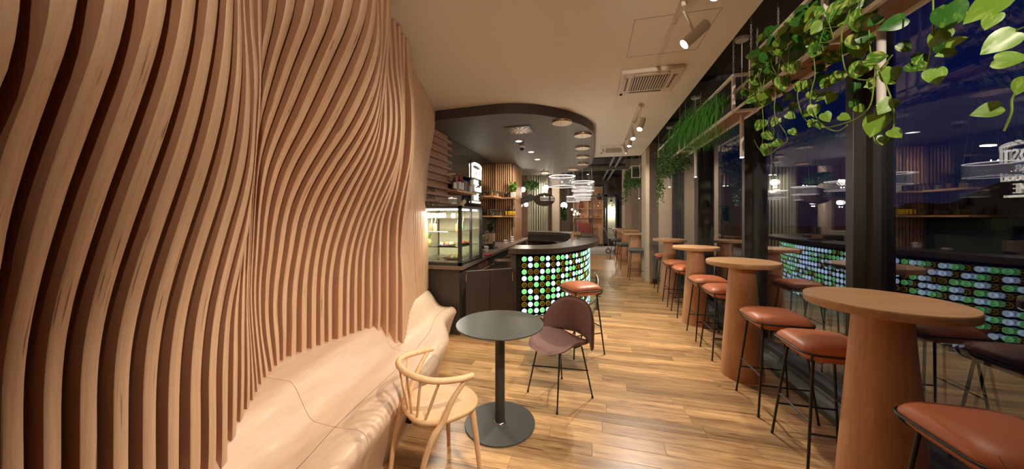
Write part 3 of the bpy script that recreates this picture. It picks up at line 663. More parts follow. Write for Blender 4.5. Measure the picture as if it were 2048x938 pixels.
T = [((.62,1.90,2.70),(-1.5,1.6,0.5),'spotlight cut by the top edge of the photo',45),
     ((.62,2.45,2.727),(-1.5,2.5,0.9),'big dazzling spotlight between ceiling hatch and air conditioner',95),
     ((.62,4.59,2.706),(-0.4,3.2,0.0),'largest and highest of the four spotlights beyond the air conditioner',150),
     ((.62,5.29,2.745),(0.9,4.0,0.0),'second of the four far spotlights counted from the largest',140),
     ((.62,5.83,2.745),(0.3,5.6,0.0),'third of the four far spotlights counted from the largest',80),
     ((.62,6.47,2.767),(1.30,7.75,1.5),'smallest of the four far spotlights, closest to the second air vent',70)]
for l, t_, lab, pw in T: track_spot(l, t_, pw, lab)
track(-2.2, 0.9, 'white ceiling track behind the camera position')
for i, (yy, tg, pw, sz) in enumerate([(0.55,(-1.05,1.6,0.5),185,56),(-0.5,(-1.5,2.4,1.8),100,68),(-1.6,(1.36,3.1,2.55),340,40)]):  # last spot is unseen, added to brighten the planters by the window
    track_spot((.62,yy,2.72), tg, pw, ['spotlight on the rear track closest to the slats','spotlight in the middle of the rear track','unseen spotlight added at the far end of the rear track'][i], sz)

# rod pendants over the high tables
def rod_pendant(x, y, label, power=16, zc=3.25, tip=2.095):
    t = thing('rod_pendant', (x, y, tip), label, 'pendant lamp', 'slim white rod pendants above the high tables')
    m = MB(); m.lathe([(0.0175, tip+.004), (0.0175, tip+.44), (0.010, tip+.45)], (x,y,0), 16); part('rod', m, WHITE, t)
    m = MB(); m.cyl((x,y,tip+.45), (x,y,zc-.02), .004, n=6); part('cable', m, WHITE, t)
    m = MB(); m.lathe([(.055, zc-.028), (.06, zc-.001)], (x,y,0), 24); part('ceiling_rose', m, WHITE, t)
    m = MB(); m.lathe([(.0001, tip-.001), (.0145, tip-.001), (.0145, tip+.003)], (x,y,0), 14, caps=False); part('bulb', m, emis('rod_bulb', (1,.86,.66), 45.0), t)
    spot('rod_light', (x,y,tip-.006), (x,y,0), power, 100, 0.8, WARM, 0.015)
TAB = [(1.4395,2.046),(1.400,3.513),(1.44,5.071),(1.4385,6.652)]
for (x, y), lab in zip(TAB, ['thick rod pendant over the closest high table, its tip among the pothos vines', 'rod pendant over the second high table below the grass planter',
                             'rod pendant over the third high table at the far end of the grass planter', 'rod pendant over the table by the pillar, wrapped in ivy']):
    rod_pendant(x, y, lab, 17 if y < 4 else 14)
rod_pendant(1.42, 9.6, 'rod pendant beyond the pillar, lower tip of the two', 10, 3.75, 2.02)
rod_pendant(1.42, 10.6, 'rod pendant beyond the pillar, farther of the two', 10, 3.75, 2.1)

# ================================================================== high tables and stools
def high_table(x, y, label, group='round oak high tables on cone bases along the window', rt=0.298, h=1.10):
    t = thing('high_table', (x, y, 0), label, 'table', group)
    m = MB(); m.lathe([(rt-.004,h-.042),(rt,h-.038),(rt,h-.004),(rt-.004,h)], (x,y,0), 64); part('table_top', m, OAKT, t)
    m = MB(); m.lathe([(.178,0.0),(.176,.03),(.105,h-.043)], (x,y,0), 48); part('cone_base', m, OAKC, t)
    return t
for (x, y), lab in zip(TAB, ['largest round oak high table, closest to the camera, on an oak cone base', 'second oak high table, two leather stools standing in front of it',
                             'third oak high table along the window', 'small looking oak high table beside the cream pillar']): high_table(x, y, lab)
def seat_ring(hw, z, r=0.075, n=6):
    pts = []
    for cx, cy, a0 in ((hw-r, hw-r, 0), (-hw+r, hw-r, 90), (-hw+r, -hw+r, 180), (hw-r, -hw+r, 270)):
        for k in range(n+1): a = R_(a0+90*k/n); pts.append((cx+r*math.cos(a), cy+r*math.sin(a), z))
    return pts
def make_stool(label, group, loc, rz=0.0, seat_mat=LEATH, h=0.775):
    t = thing('bar_stool', loc, label, 'stool', group, rz)
    m = MB(); rings = []
    prof = [(0.10,-.075,.05),(0.150,-.068,.07),(0.176,-.045,.075),(0.190,-.022,.075),(0.1935,-.012,.078),(0.192,0.0,.08),(0.184,.018,.09),(0.165,.034,.09),(0.125,.046,.08),(0.06,.052,.05)]
    vs = []; n = 28
    for hw, dz, r in prof:
        rg = seat_ring(hw, h-.052+dz, min(r, hw*.95)); vs += rg
    fs = [(j*n+k, j*n+(k+1)%n, (j+1)*n+(k+1)%n, (j+1)*n+k) for j in range(len(prof)-1) for k in range(n)]
    fs += [tuple(range(n-1,-1,-1)), tuple((len(prof)-1)*n+k for k in range(n))]
    m.add(vs, fs, 0, True); seat = part('seat', m, seat_mat, t, False)
    m = MB()
    for sx, sy in ((1,-1),(-1,-1),(1,1),(-1,1)):
        arc = []
        for k in range(13):
            a = PI*k/12; u = 0.055*math.cos(a); w = 0.07*math.sin(a)
            px, py = sx*0.035*0+sx*(0.135)-sx*0.0, 0
            x = sx*0.10+u; y = sy*(0.186-w*0.95)
            d = min(1, w/0.07); z = h-.052+0.002+0.036*d**0.8
            arc.append((x, y, z+.0015))
        m.tube(arc, 0.0011, 4)
    part('seam', m, plain('dark_stitch', (0.16,.045,.018), .6), seat, False)
    m = MB(); m.tube(seat_ring(.199, h-.066, .085, 7), .0065, 8, closed=True)
    for sx in (-1,1):
        for sy in (-1,1): m.tube(smooth_path([(sx*.165,sy*.188,h-.068),(sx*.160,sy*.165,h-.105),(sx*.135,sy*.135,h-.118),(sx*.08,sy*.08,h-.118)],4), .0065, 8)
    part('seat_frame', m, BLKM, t, False)
    for sx in (-1,1):
        for sy in (-1,1):
            m = MB(); m.cyl((sx*.128,sy*.128,h-.112),(sx*.19,sy*.19,.004),.0085,.0075,10); m.lathe([(.0095,0),(.0095,.012)], (sx*.19,sy*.19,0), 10)
            part('leg', m, BLKM, t, False)
    zf = .30; q = .128+(.19-.128)*(h-.112-zf)/(h-.116)
    for a, b in (((-q,-q,zf),(-q,q,zf)),((q,-q,zf),(q,q,zf)),((-q,-q,zf-.07),(q,-q,zf-.07)),((-q,q,zf-.07),(q,q,zf-.07))):
        m = MB(); m.cyl(a, b, .0065, n=8); part('footrest_bar', m, BLKM, t, False)
    return t
SG = 'cognac leather bar stools along the window'
st0 = make_stool('leather bar stool cut by the lower corner of the photo, beside the largest table', SG, (1.42,1.53,0))
for (x, y, lab) in ((1.42,2.43,'leather bar stool directly behind the largest high table, partly hidden by its cone'),
                    (1.415,2.99,'leather bar stool against the cone of the second high table'),
                    (1.42,3.965,'leather bar stool behind the cone of the second high table'),
                    (1.42,4.51,'leather bar stool in front of the third high table'),
                    (1.43,5.43,'leather bar stool behind the cone of the third high table'),
                    (1.42,6.03,'leather bar stool in front of the table by the pillar'),
                    (1.47,7.12,'leather bar stool tucked between pillar and fourth high table')):
    dup(st0, (x,y,0), 0, lab)
dup(st0, (-0.13,3.72,0), R_(32), 'single cognac leather stool standing at the bottle bar').__setitem__('group', 'bar stools at the bottle bar')

# far tables and stools beyond the pillar
for (x, y, lab) in ((1.12,8.98,'oak table right behind the pillar'),(1.10,10.85,'middle oak table beyond the pillar'),(1.05,12.4,'farthest oak table beyond the pillar, beside the beige pier')):
    t = thing('square_high_table', (x,y,0), lab, 'table', 'oak high tables in the far room')
    m = MB(); m.bbox(x-.33,x+.33,y-.33,y+.33,1.06,1.10,.004); part('table_top', m, OAKT, t)
    m = MB(); m.lathe([(.22,0),(.16,1.06)], (x,y,0), 24); part('cone_base', m, OAKC, t)
fs0 = make_stool('grey felt stool at the oak table right behind the pillar', 'stools in the far room', (1.05,8.25,0), 0, LEATHG)
for (x,y,lab) in ((0.92,9.9,'grey stool between the first two far tables'),(0.86,11.7,'grey stool in front of the farthest table')): dup(fs0, (x,y,0), .3, lab)

# ================================================================== round metal table
t = thing('bistro_table', (-0.661,2.254,0), 'round dark metal bistro table on a disc foot', 'table')
x, y = -0.661, 2.254
m = MB(); m.lathe([(.312,.727),(.3205,.730),(.3215,.737),(.3195,.740)], (x,y,0), 72); part('table_top', m, DTABLE, t)
m = MB(); m.lathe([(.036,.012),(.036,.728)], (x,y,0), 32); m.lathe([(.16,.716),(.16,.728)], (x,y,0), 24); part('column', m, BLKM if False else plain('dark_green_grey_column', (.045,.045,.04), .35), t)
m = MB(); m.lathe([(.258,0),(.2585,.008),(.256,.012)], (x,y,0), 72); part('foot_disc', m, DTABLE, t)
m = MB(); m.lathe([(.046,.012),(.046,.016),(.038,.020)], (x,y,0), 32, caps=False); part('collar', m, STEEL, t)

# ================================================================== beech chair
def beech_chair():
    t = thing('beech_chair', (-0.87,1.71,0), 'bentwood beech armchair with spindles, standing against the bench', 'chair', None, R_(55)-PI/2)
    # local: +y is the way the chair faces
    n = 40; vs = []; S = 0.208
    def rim(a):
        c, s_ = math.cos(a), math.sin(a); r = S*(1/((abs(c)**2.6+abs(s_)**2.6)**(1/2.6)))
        return (r*c*(1.0+0.06*s_), r*s_*0.98)
    prof = [(0.02,.414),(.85,.414),(.97,.424),(1.0,.438),(0.985,.449),(.93,.452),(.6,.446),(.02,.443)]
    for f, z in prof:
        for k in range(n): x_, y_ = rim(2*PI*k/n); vs.append((x_*f, y_*f, z))
    fs = [(j*n+k, j*n+(k+1)%n, (j+1)*n+(k+1)%n, (j+1)*n+k) for j in range(len(prof)-1) for k in range(n)] + [tuple(range(n-1,-1,-1)), tuple((len(prof)-1)*n+k for k in range(n))]
    m = MB(); m.add(vs, fs, 0, True); part('seat', m, BEECH, t, False)
    # bent top rail
    w = .222
    pts = [(w+.012,.075,.652),(w+.008,-.02,.660),(w-.03,-.135,.676),(.11,-.205,.690),(0,-.228,.695),(-.11,-.205,.690),(-w+.03,-.135,.676),(-w-.008,-.02,.660),(-w-.012,.075,.652)]
    P = smooth_path(pts, 7)
    m = MB(); m.tube(P, [.0165 if 2 < i < len(P)-3 else .0155 for i in range(len(P))], 12); part('top_rail', m, BEECH, t, False)
    def rail(u):   # u in -1..1 along the rail
        i = (1-u)/2*(len(P)-1); a = int(min(i, len(P)-2)); return P[a].lerp(P[a+1], i-a)
    for s in (-1, 1):
        top = rail(s*.90)
        pp = smooth_path([top, (s*.214,-.035,.56), (s*.205,-.095,.45), (s*.196,-.15,.38), (s*.182,-.195,.24), (s*.172,-.232,.0)], 6)
        m = MB(); m.tube(pp, [.0115+.006*min(1,i/12) - .005*max(0,(i-18)/12) for i in range(len(pp))], 10); part('rear_leg', m, BEECH, t, False)
        m = MB(); m.tube([(s*.150,.125,.415),(s*.165,.145,.24),(s*.185,.165,0)], [.0185,.0165,.0115], 10); part('front_leg', m, BEECH, t, False)
    for i in range(6):
        u = -0.56+1.12*i/5; a = rail(u); ang = -PI/2 + (u)*1.25
        bx_, by_ = rim(ang); b = Vector((bx_*.90, by_*.90, .446)); mid = a.lerp(b, .5)
        m = MB(); m.tube([a, mid, b], [.0062,.0085,.0068], 8); part('spindle', m, BEECH, t, False)
beech_chair()

# ================================================================== mauve chair
def mauve_chair():
    t = thing('velvet_chair', (-0.27,2.735,0), 'mauve velvet shell chair on thin black rods', 'chair', None, R_(-132)-PI/2)
    # local +y = facing
    nu, nv = 20, 16
    def seat_pt(u, v):    # u -1..1 across, v 0 (front) .. 1 (rear)
        hw = .225*math.sqrt(max(0.0, 1-abs(2*v-1.05)**3.2*0.72)) ; hw = max(hw, .06)
        x_ = u*hw; y_ = .245-.45*v
        z_ = .445 - .02*math.sin(PI*v) + .085*(abs(u)**2.6)*math.exp(-((v-.55)/.30)**2) - .03*max(0,(.18-v)/.18)**1.5
        return Vector((x_, y_, z_))
    def sheet(fn, thick, name, nrm=None):
        vs = []; 
        for i in range(nv+1):
            for j in range(nu+1): vs.append(fn(-1+2*j/nu, i/nv))
        me_v = vs; W_ = nu+1
        nm = []
        for i in range(nv+1):
            for j in range(W_):
                a = me_v[i*W_+min(j+1,nu)]-me_v[i*W_+max(j-1,0)]; b = me_v[min(i+1,nv)*W_+j]-me_v[max(i-1,0)*W_+j]
                q = a.cross(b); nm.append(q.normalized() if q.length > 1e-9 else Vector((0,0,1)))
        back = []
        for i in range(nv+1):
            for j in range(W_):
                e_ = min(1, min(j, nu-j)/2.0, min(i, nv-i)/2.0); e_ = math.sqrt(max(0.0, 1-(1-e_)**2))
                back.append((me_v[i*W_+j]-nm[i*W_+j]*thick*(.5+.5*e_), me_v[i*W_+j]+nm[i*W_+j]*thick*(-.5+.5*e_)))
        fr = [b[1] for b in back]; bk = [b[0] for b in back]; N = len(fr)
        fs = []
        for i in range(nv):
            for j in range(nu):
                a = i*W_+j; fs.append((a, a+1, a+W_+1, a+W_)); fs.append((N+a, N+a+W_, N+a+W_+1, N+a+1))
        ring = [j for j in range(W_)]+[i*W_+nu for i in range(1,nv+1)]+[nv*W_+j for j in range(nu-1,-1,-1)]+[i*W_ for i in range(nv-1,0,-1)]
        for q in range(len(ring)): a, b = ring[q], ring[(q+1)%len(ring)]; fs.append((b, a, N+a, N+b))
        m = MB(); m.add(fr+bk, fs, 0, True); return part(name, m, VELV, t, False)
    sheet(seat_pt, .034, 'seat')
    def back_pt(u, v):
        th = u*R_(60); rr = .33
        top = .81-.05*u*u-.21*abs(u)**3; bot = .495-.03*abs(u)
        z_ = bot+(top-bot)*v
        rr2 = rr + .03*(z_-.5) 
        return Vector((rr2*math.sin(th)*1.03, -.215+.311-rr2*math.cos(th)*.86, z_))
    sheet(back_pt, -.034, 'backrest')
    for sx in (-1,1):
        for sy, nm in ((1,'front'),(-1,'rear')):
            m = MB(); m.cyl((sx*.135,sy*.125,.43),(sx*.188,sy*.198,.008),.007,.006,8); m.lathe([(.009,0),(.009,.016)], (sx*.188,sy*.198,0), 8); part('leg', m, BLKM, t, False)
    for a, b in (((.168,.168,.23),(-.168,-.168,.23)),((-.168,.168,.235),(.168,-.168,.235))):
        m = MB(); m.cyl(a, b, .006, n=8); part('cross_bar', m, BLKM, t, False)
    m = MB()
    for sx in (-1,1): m.tube([(sx*.05,-.10,.43),(sx*.05,-.19,.44),(sx*.05,-.228,.49),(sx*.05,-.236,.56)], .006, 8)
    m.box(-.1,.1,-.16,-.08,.412,.424); part('back_bracket', m, BLKM, t, False)
mauve_chair()

# ================================================================== bottle bar
FACE = [(-0.99,4.25),(-0.905,4.276),(-0.611,4.43),(-0.368,4.67),(-0.19,5.0),(-0.10,5.35),(-0.055,5.8),(-0.05,6.3),(-0.05,6.9),(-0.08,7.5),(-0.20,8.1),(-0.45,8.7),(-0.85,9.1),(-1.3,9.28),(-1.78,9.32)]
fpath = smooth_path([(x,y,0) for x,y in FACE], 10)
def offset(path, d):
    out = []
    for i, p in enumerate(path):
        t_ = (path[min(i+1,len(path)-1)]-path[max(i-1,0)]).normalized(); out.append(Vector((p.x+t_.y*d, p.y-t_.x*d, p.z)))
    return out
barT = thing('bottle_bar', (-0.6,6.5,0), 'curved bar faced with glowing bottle ends under a dark stone top', 'bar counter')
outer = [(-1.09,4.12)] + [(p.x,p.y) for p in smooth_path([(-1.02,4.11,0),(-.77,4.13,0),(-.50,4.26,0),(-.30,4.55,0),(-.13,4.93,0),(.02,5.38,0),(.10,5.85,0),(.135,6.4,0),(.13,7.0,0),(.08,7.7,0),(-.05,8.35,0),(-.35,9.0,0),(-.85,9.45,0),(-1.3,9.6,0),(-1.79,9.62,0)], 6)]
inner = [(p.x,p.y) for p in smooth_path([(-1.13,4.68,0),(-.90,4.70,0),(-.68,4.82,0),(-.51,5.15,0),(-.435,5.6,0),(-.42,6.2,0),(-.43,7.1,0),(-.50,7.9,0),(-.75,8.5,0),(-1.2,8.82,0),(-1.5,8.9,0),(-1.79,8.92,0)], 6)]
m = MB(); m.prism(outer+inner[::-1], 1.03, 1.10); top = part('bar_top', m, STONE, barT)
bi = [(p.x, p.y) for p in offset(fpath, -0.07)]
m = MB(); inn2 = [(x-.0, y) for x, y in inner]
m.prism([(p.x,p.y) for p in offset(fpath,-.06)] + [(x,y) for x,y in offset([Vector((a,b,0)) for a,b in inner], .04)][::-1] if False else bi + inn2[::-1], 0.0, 1.03)
part('bar_body', m, plain('black_bottle_rack', (.016,.014,.010), .6), barT)
# end post and plinth lip
m = MB(); m.bbox(-1.075,-1.005,4.20,4.62,0,1.03,.003); part('end_post', m, FASC, barT)
m = MB(); w_ = offset(fpath,-.02); m.prism([(p.x,p.y) for p in w_]+[(p.x,p.y) for p in offset(fpath,-.09)][::-1], 0.0, 0.02); m.prism([(p.x,p.y) for p in w_]+[(p.x,p.y) for p in offset(fpath,-.09)][::-1], 1.005, 1.03); part('rack_edge', m, BLKM, barT)
# bottles, laid on their sides with the base outward
SIDEG = plain('dark_bottle_side', (.01,.02,.008), .12)
B_W = [emis('white_bottle_glow', (.60,.76,1.0), 1.35), emis('white_bottle_rim', (.52,.70,1.0), 1.0), SIDEG]
B_G = [emis('green_bottle_glow', (.14,.66,.17), 1.0), emis('green_bottle_rim', (.45,.95,.50), .85), SIDEG]
B_B = [plain('brown_bottle_glass', (.035,.018,.004), .15, emit=(.20,.11,.01), es=.12), emis('brown_bottle_rim', (.45,.30,.005), .55), SIDEG]
def bottle_mesh(mats):
    m = MB(); n = 16
    ring = lambda r, d: [(r*math.cos(2*PI*k/n), -d, r*math.sin(2*PI*k/n)) for k in range(n)]
    prof = [(.0355,-.09,2),(.0355,0,2),(.034,.005,1),(.029,.006,1),(.020,-.002,0),(.007,-.010,0)]
    vs = []
    for r, d, _ in prof: vs += ring(r, d)
    for j in range(len(prof)-1): m.add(ring(*prof[j][:2])+ring(*prof[j+1][:2]), [(k,(k+1)%n,n+(k+1)%n,n+k) for k in range(n)], prof[j+1][2], True)
    m.add(ring(*prof[-1][:2]), [tuple(range(n))], 1)
    return m.mesh('bottle', mats)
BM = {'W': bottle_mesh(B_W), 'G': bottle_mesh(B_G), 'B': bottle_mesh(B_B)}
PAT = ['GWBGWBGGWBGWBGWG', 'BWGBWBWBGWBWWGBW', 'GBBWGWGBWGGBBWGB', 'WGWGBGBWGBWGWWBG', 'BBGBGWBGWGWBGWGB', 'GWBGBGWBGBGWGBWG', 'BGWBGGWGWGBWBGWB', 'BWGBBWGBGWGGBWBG', 'WGWGWBGWBGWBGWGW', 'GBGWBGBGWGBWGBWG', 'WGBWGWGBGBWGWBGW']
# sample points by arc length
arc = [0]
for a, b in zip(fpath, fpath[1:]): arc.append(arc[-1]+(b-a).length)
def at_arc(s):
    for i in range(len(arc)-1):
        if arc[i+1] >= s:
            f = (s-arc[i])/(arc[i+1]-arc[i]); return fpath[i].lerp(fpath[i+1], f), (fpath[i+1]-fpath[i]).normalized()
    return fpath[-1], (fpath[-1]-fpath[-2]).normalized()
rb = random.Random(11); stuff = {'W': [], 'G': [], 'B': []}
ncol = int((arc[-1]-.15)/.0865)
for c in range(ncol):
    p, tdir = at_arc(.088+c*.0865); ang = math.atan2(tdir.y, tdir.x)
    for r in range(11):
        ch = PAT[r][c] if c < 16 else rb.choice('WGGWB')
        z = .943-r*.0895
        if c < 28 and r < 11 and (c*11+r) < 300:
            o = bpy.data.objects.new('bottle', BM[ch]); COL.objects.link(o); o.parent = barT
            o.location = (p.x+0.6, p.y-6.5, z); o.rotation_euler = (0, 0, ang)
        else: stuff[ch].append((p.x, p.y, z, ang))
allm = MB()
for ci, ch in enumerate('WGB'):
    me = BM[ch]
    for (x, y, z, a) in stuff[ch]:
        ca, sa = math.cos(a), math.sin(a)
        vs = [(x+v.co.x*ca-v.co.y*sa, y+v.co.x*sa+v.co.y*ca, z+v.co.z) for v in me.vertices]; o_ = len(allm.v); allm.v += vs
        for q in me.polygons: allm.f.append(tuple(i+o_ for i in q.vertices)); allm.mi.append(ci*3+q.material_index); allm.sm.append(True)
part('bottles', allm, B_W+B_G+B_B, barT, kind='stuff')
rl = offset(fpath, .17)
m = MB(); m.tube([Vector((p.x,p.y,.20)) for p in rl[14:118]], .019, 12); part('foot_rail', m, CHROME, barT)
for i in (16, 34, 52, 70, 90):
    q = rl[i]; f_ = fpath[i]; m = MB(); m.cyl((q.x,q.y,.01),(q.x,q.y,.20),.014,n=10); m.lathe([(.032,0),(.03,.012)], (q.x,q.y,0), 14); m.cyl((q.x,q.y,.12),(f_.x,f_.y,.12),.006,n=6); part('rail_post', m, plain('brown_rail_post', (.12,.07,.04), .4), barT)
# inner work surface
m = MB(); m.prism(inner + [(-2.4,4.9)] if False else [(x-.02,y) for x,y in inner]+[(x-.34,y+(.0 if y > 6 else .0)) for x,y in inner][::-1], .84, .88); part('work_surface', m, STEEL, barT)

# swing gate between the two counters
gt = thing('swing_gate', (-1.3,4.0,0), 'low black double panel gate between back counter and bar', 'gate')
A = Vector((-1.575,3.80,0)); Bv = Vector((-1.05,4.18,0)); dv = Bv-A; ga = math.atan2(dv.y, dv.x)
for s in (0.25, 0.75):
    c = A+dv*s; m = MB(); m.obb((c.x,c.y,.44), (dv.length/2-.006,.03,.76), ga); part('gate_panel', m, plain('dark_brown_laminate', (.045,.032,.027), .45), gt)
m = MB(); c = A+dv*.5; m.obb((c.x,c.y,.824), (dv.length,.036,.008), ga); part('top_edge', m, plain('grey_edge_strip', (.14,.12,.11), .35), gt)
for q, z0, z1 in ((A+dv*.012,.70,.80),(A+dv*.99,.66,.78)):
    m = MB(); m.cyl((q.x+.012,q.y-.022,z0),(q.x+.012,q.y-.022,z1),.007,n=8); part('hinge', m, BRASS, gt)

# ================================================================== back counter
CF = [(-1.60,3.76),(-1.70,6.0),(-1.78,7.95)]
ctr = thing('back_counter', (-2.0,5.8,0), 'long dark stone counter running from display case to slatted column', 'counter')
m = MB(); m.prism([(WX+.01,3.76),(-1.60,3.76),(-1.70,6.0),(-1.78,7.95),(-1.80,8.7),(-1.81,9.6),(WX+.01,9.6)], .845, .89); part('worktop', m, plain('brown_stone_worktop', (.20,.155,.125), .32, vary=.45, bscale=160), ctr)
m = MB(); m.prism([(WX+.01,3.80),(-1.66,3.80),(-1.76,6.0),(-1.84,8.9),(WX+.01,8.9)], 0, .845); part('cabinet_body', m, FASC, ctr)
def cface(y): return interp(y, [(3.80,-1.66),(6.0,-1.76),(8.9,-1.84)])
for i, (ya, yb, kind) in enumerate([(4.55,5.1,'brown'),(5.12,5.45,'black'),(5.47,6.05,'grille'),(6.07,6.6,'black'),(6.62,7.4,'brown')]):
    xa = cface((ya+yb)/2); ang = math.atan2(yb-ya, cface(yb)-cface(ya))
    m = MB(); m.obb((xa+.008,(ya+yb)/2,.47), (yb-ya-.01,.02,.68), ang)
    f = part('cabinet_door', m, plain('copper_brown_panel', (.16,.075,.045), .4) if kind == 'brown' else BLKF, ctr)
    if kind == 'grille':
        for q in range(6):
            m = MB(); m.obb((xa+.022,(ya+yb)/2,.76-q*.05), (yb-ya-.12,.012,.012), ang); part('vent_slat', m, STEEL, f)
    else:
        m = MB(); m.cyl((xa+.04,ya+.06,.70),(xa+.04,yb-.06,.70),.007,n=8); part('handle', m, STEEL, f)
m = MB(); m.box(WX+.001, WX+.02, 3.9, 7.95, .89, 1.50)
wt = part('tile_panel', m, plain('dark_green_tile_grout', (.03,.04,.025), .5), wall_left)
tm = MB(); yy = 3.91
while yy < 7.9:
    for z0 in (.895, 1.098, 1.301): tm.box(WX+.015, WX+.027, yy, yy+.046, z0, z0+.197)
    yy += .05
part('tiles', tm, plain('glazed_green_tile', (.075,.105,.055), .16, vary=.35, bscale=9), wall_left, kind='stuff')

# display case
dcase = thing('display_case', (-1.98,4.22,.89), 'black framed glass display case lit inside, holding drinks and food', 'display case')
X0, X1, Y0, Y1, Z0, Z1 = -2.40, -1.635, 3.80, 4.62, .892, 1.665
m = MB(); m.box(X0,X1,Y0,Y1,Z0,Z0+.035); m.box(X0,X1,Y0,Y1,Z1-.03,Z1)
for (a,b) in ((X1-.045,Y0),(X1-.045,Y1-.03),(X0,Y0),(X0,Y1-.03)): m.box(a,a+.045,b,b+.03,Z0,Z1)
m.box(X1-.03,X1,Y0+.36,Y0+.385,Z0,Z1); part('case_frame', m, BLKF, dcase)
m = MB(); m.box(X0+.045,X1-.045,Y0+.008,Y0+.012,Z0+.035,Z1-.03); part('front_pane', m, GLASSC, dcase)
m = MB(); m.box(X1-.018,X1-.014,Y0+.03,Y1-.03,Z0+.035,Z1-.03); part('side_pane', m, GLASSC, dcase)
m = MB(); m.box(X0+.02,X0+.03,Y0+.03,Y1-.03,Z0+.035,Z1-.03); m.box(X0+.05,X1-.05,Y1-.02,Y1-.015,Z0+.035,Z1-.03)
part('back_panel', m, plain('pale_ash_board', (.62,.56,.40), .5, vary=.12, bscale=30), dcase)
for z in (1.12,1.33,1.50):
    m = MB(); m.box(X0+.03,X1-.05,Y0+.04,Y1-.04,z,z+.008); part('glass_shelf', m, glass('shelf_glass',(.95,.98,.95),1.6), dcase)
m = MB(); m.box(X0+.1,X1-.06,Y0+.05,Y0+.07,Z1-.055,Z1-.035); m.box(X1-.08,X1-.06,Y0+.08,Y1-.06,Z1-.055,Z1-.035); part('led_strip', m, LED, dcase)
m = MB(); m.box(X0+.1,X0+.55,Y0+.045,Y0+.055,1.325,1.33); part('shelf_light', m, LED, dcase)
m = MB(); m.box(X0+.03,X1-.05,Y0+.03,Y1-.03,Z0+.036,Z0+.045)
for q in range(5): m.box(X0+.06,X1-.08,Y0+.08+q*.13,Y0+.09+q*.13,Z0+.045,Z0+.05)
part('steel_tray_floor', m, STEEL, dcase)
a_ = bpy.data.lights.new('case_light','AREA'); a_.energy = 34*LIGHT_K; a_.color = (1,.93,.8); a_.shape='RECTANGLE'; a_.size=.6; a_.size_y=.02
ao = bpy.data.objects.new('case_light', a_); COL.objects.link(ao); ao.location = (-2.05,Y0+.09,Z1-.06)

def small_bottle(name, base, h, r, mats, label, cat, group, neck=.35, liq=None, cap=None, text=None, lab=None):
    t = thing(name, base, label, cat, group)
    nz = h*(1-neck)
    m = MB(); m.lathe([(r*.9,0),(r,.004),(r,nz),(r*.42,nz+h*neck*.35),(r*.36,h*.97),(r*.42,h*.975),(r*.42,h)], (0,0,0), 14); part('bottle_body', m, mats, t, False)
    if lab is not None:
        m = MB(); m.lathe([(r*1.015,nz*.12),(r*1.015,nz*.86)], (0,0,0), 14, caps=False); lb = part('paper_label', m, lab, t, False)
        if text:
            M_ = Matrix.Translation((0,-r*1.03,nz*.22)) @ Matrix.Rotation(PI/2,4,'X')
            part('label_print', text_mb(text, r*2.1, .0006, M_), BLKM, lb, False)
    if cap is not None:
        m = MB(); m.lathe([(r*.44,h*.90),(r*.44,h*1.01)], (0,0,0), 12); part('cap', m, cap, t, False)
    return t
# juices and jars in the case
JC = [((.80,.62,.22),'yellow'),((.80,.62,.22),'yellow'),((.72,.22,.12),'pink red'),((.78,.68,.30),'yellow'),((.75,.28,.14),'red'),((.35,.62,.32),'green')]
for i, (cl, nm) in enumerate(JC):
    x, y = ((-2.27+.055*i, 3.93) if i < 4 else (-1.80+.075*(i-4)*1.0, 4.05))
    if i >= 2 and i < 4: x += .03
    t = thing('juice_jar', (x,y,1.329), '%s juice jar with a straw, %s from the slats in the glass case' % (nm, ORD[i]), 'drink', 'juices on the middle shelf of the glass case')
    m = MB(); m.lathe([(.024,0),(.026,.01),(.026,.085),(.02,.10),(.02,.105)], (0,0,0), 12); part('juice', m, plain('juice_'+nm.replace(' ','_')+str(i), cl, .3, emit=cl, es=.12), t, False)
    m = MB(); m.lathe([(.027,0),(.0275,.09),(.021,.105),(.021,.125)], (0,0,0), 12, caps=False); part('glass_jar', m, GLASSJ, t, False)
    m = MB(); m.cyl((0,0,.10),(.018,0,.19),.003,n=6); part('straw', m, CERAM, t, False)
for i in range(6):
    x, y = ((-2.16+.07*i, 3.95) if i < 4 else (-1.86+.09*(i-4), 4.06))
    t = thing('dessert_jar', (x,y,1.51), 'small dessert jar with pale lid, %s from the slats on the top case shelf' % ORD[i], 'jar', 'dessert jars on the top shelf of the glass case')
    m = MB(); m.lathe([(.026,0),(.028,.01),(.028,.045),(.024,.05)], (0,0,0), 12); part('dessert', m, plain('dessert_cream_%d' % (i%2), ((.75,.60,.35),(.30,.10,.05))[i%2], .5), t, False)
    m = MB(); m.lathe([(.026,.05),(.026,.062)], (0,0,0), 12); part('lid', m, CERAM, t, False)
def pineapple(x, y, z):
    t = thing('pineapple', (x,y,z), 'little pineapple standing in the glass display case', 'fruit')
    m = MB(); m.lathe([(.015,0),(.03,.02),(.033,.05),(.025,.08),(.01,.09)], (0,0,0), 12); part('fruit', m, plain('pineapple_skin', (.28,.26,.06), .6, bump=.8, bscale=90), t, False)
    m = MB(); r = random.Random(2)
    for k in range(18):
        a = r.random()*6.28; l = .05+.05*r.random(); d = .02+.025*r.random()
        m.add([(0,0,.085),(d*.4*math.cos(a)-.004*math.sin(a),d*.4*math.sin(a)+.004*math.cos(a),.085+l*.5),(d*math.cos(a),d*math.sin(a),.085+l),(d*.4*math.cos(a)+.004*math.sin(a),d*.4*math.sin(a)-.004*math.cos(a),.085+l*.5)], [(0,1,2,3)])
    part('leaf_crown', m, plain('pineapple_leaf', (.09,.22,.05), .5), t, False)
pineapple(-2.16,3.93,1.13)
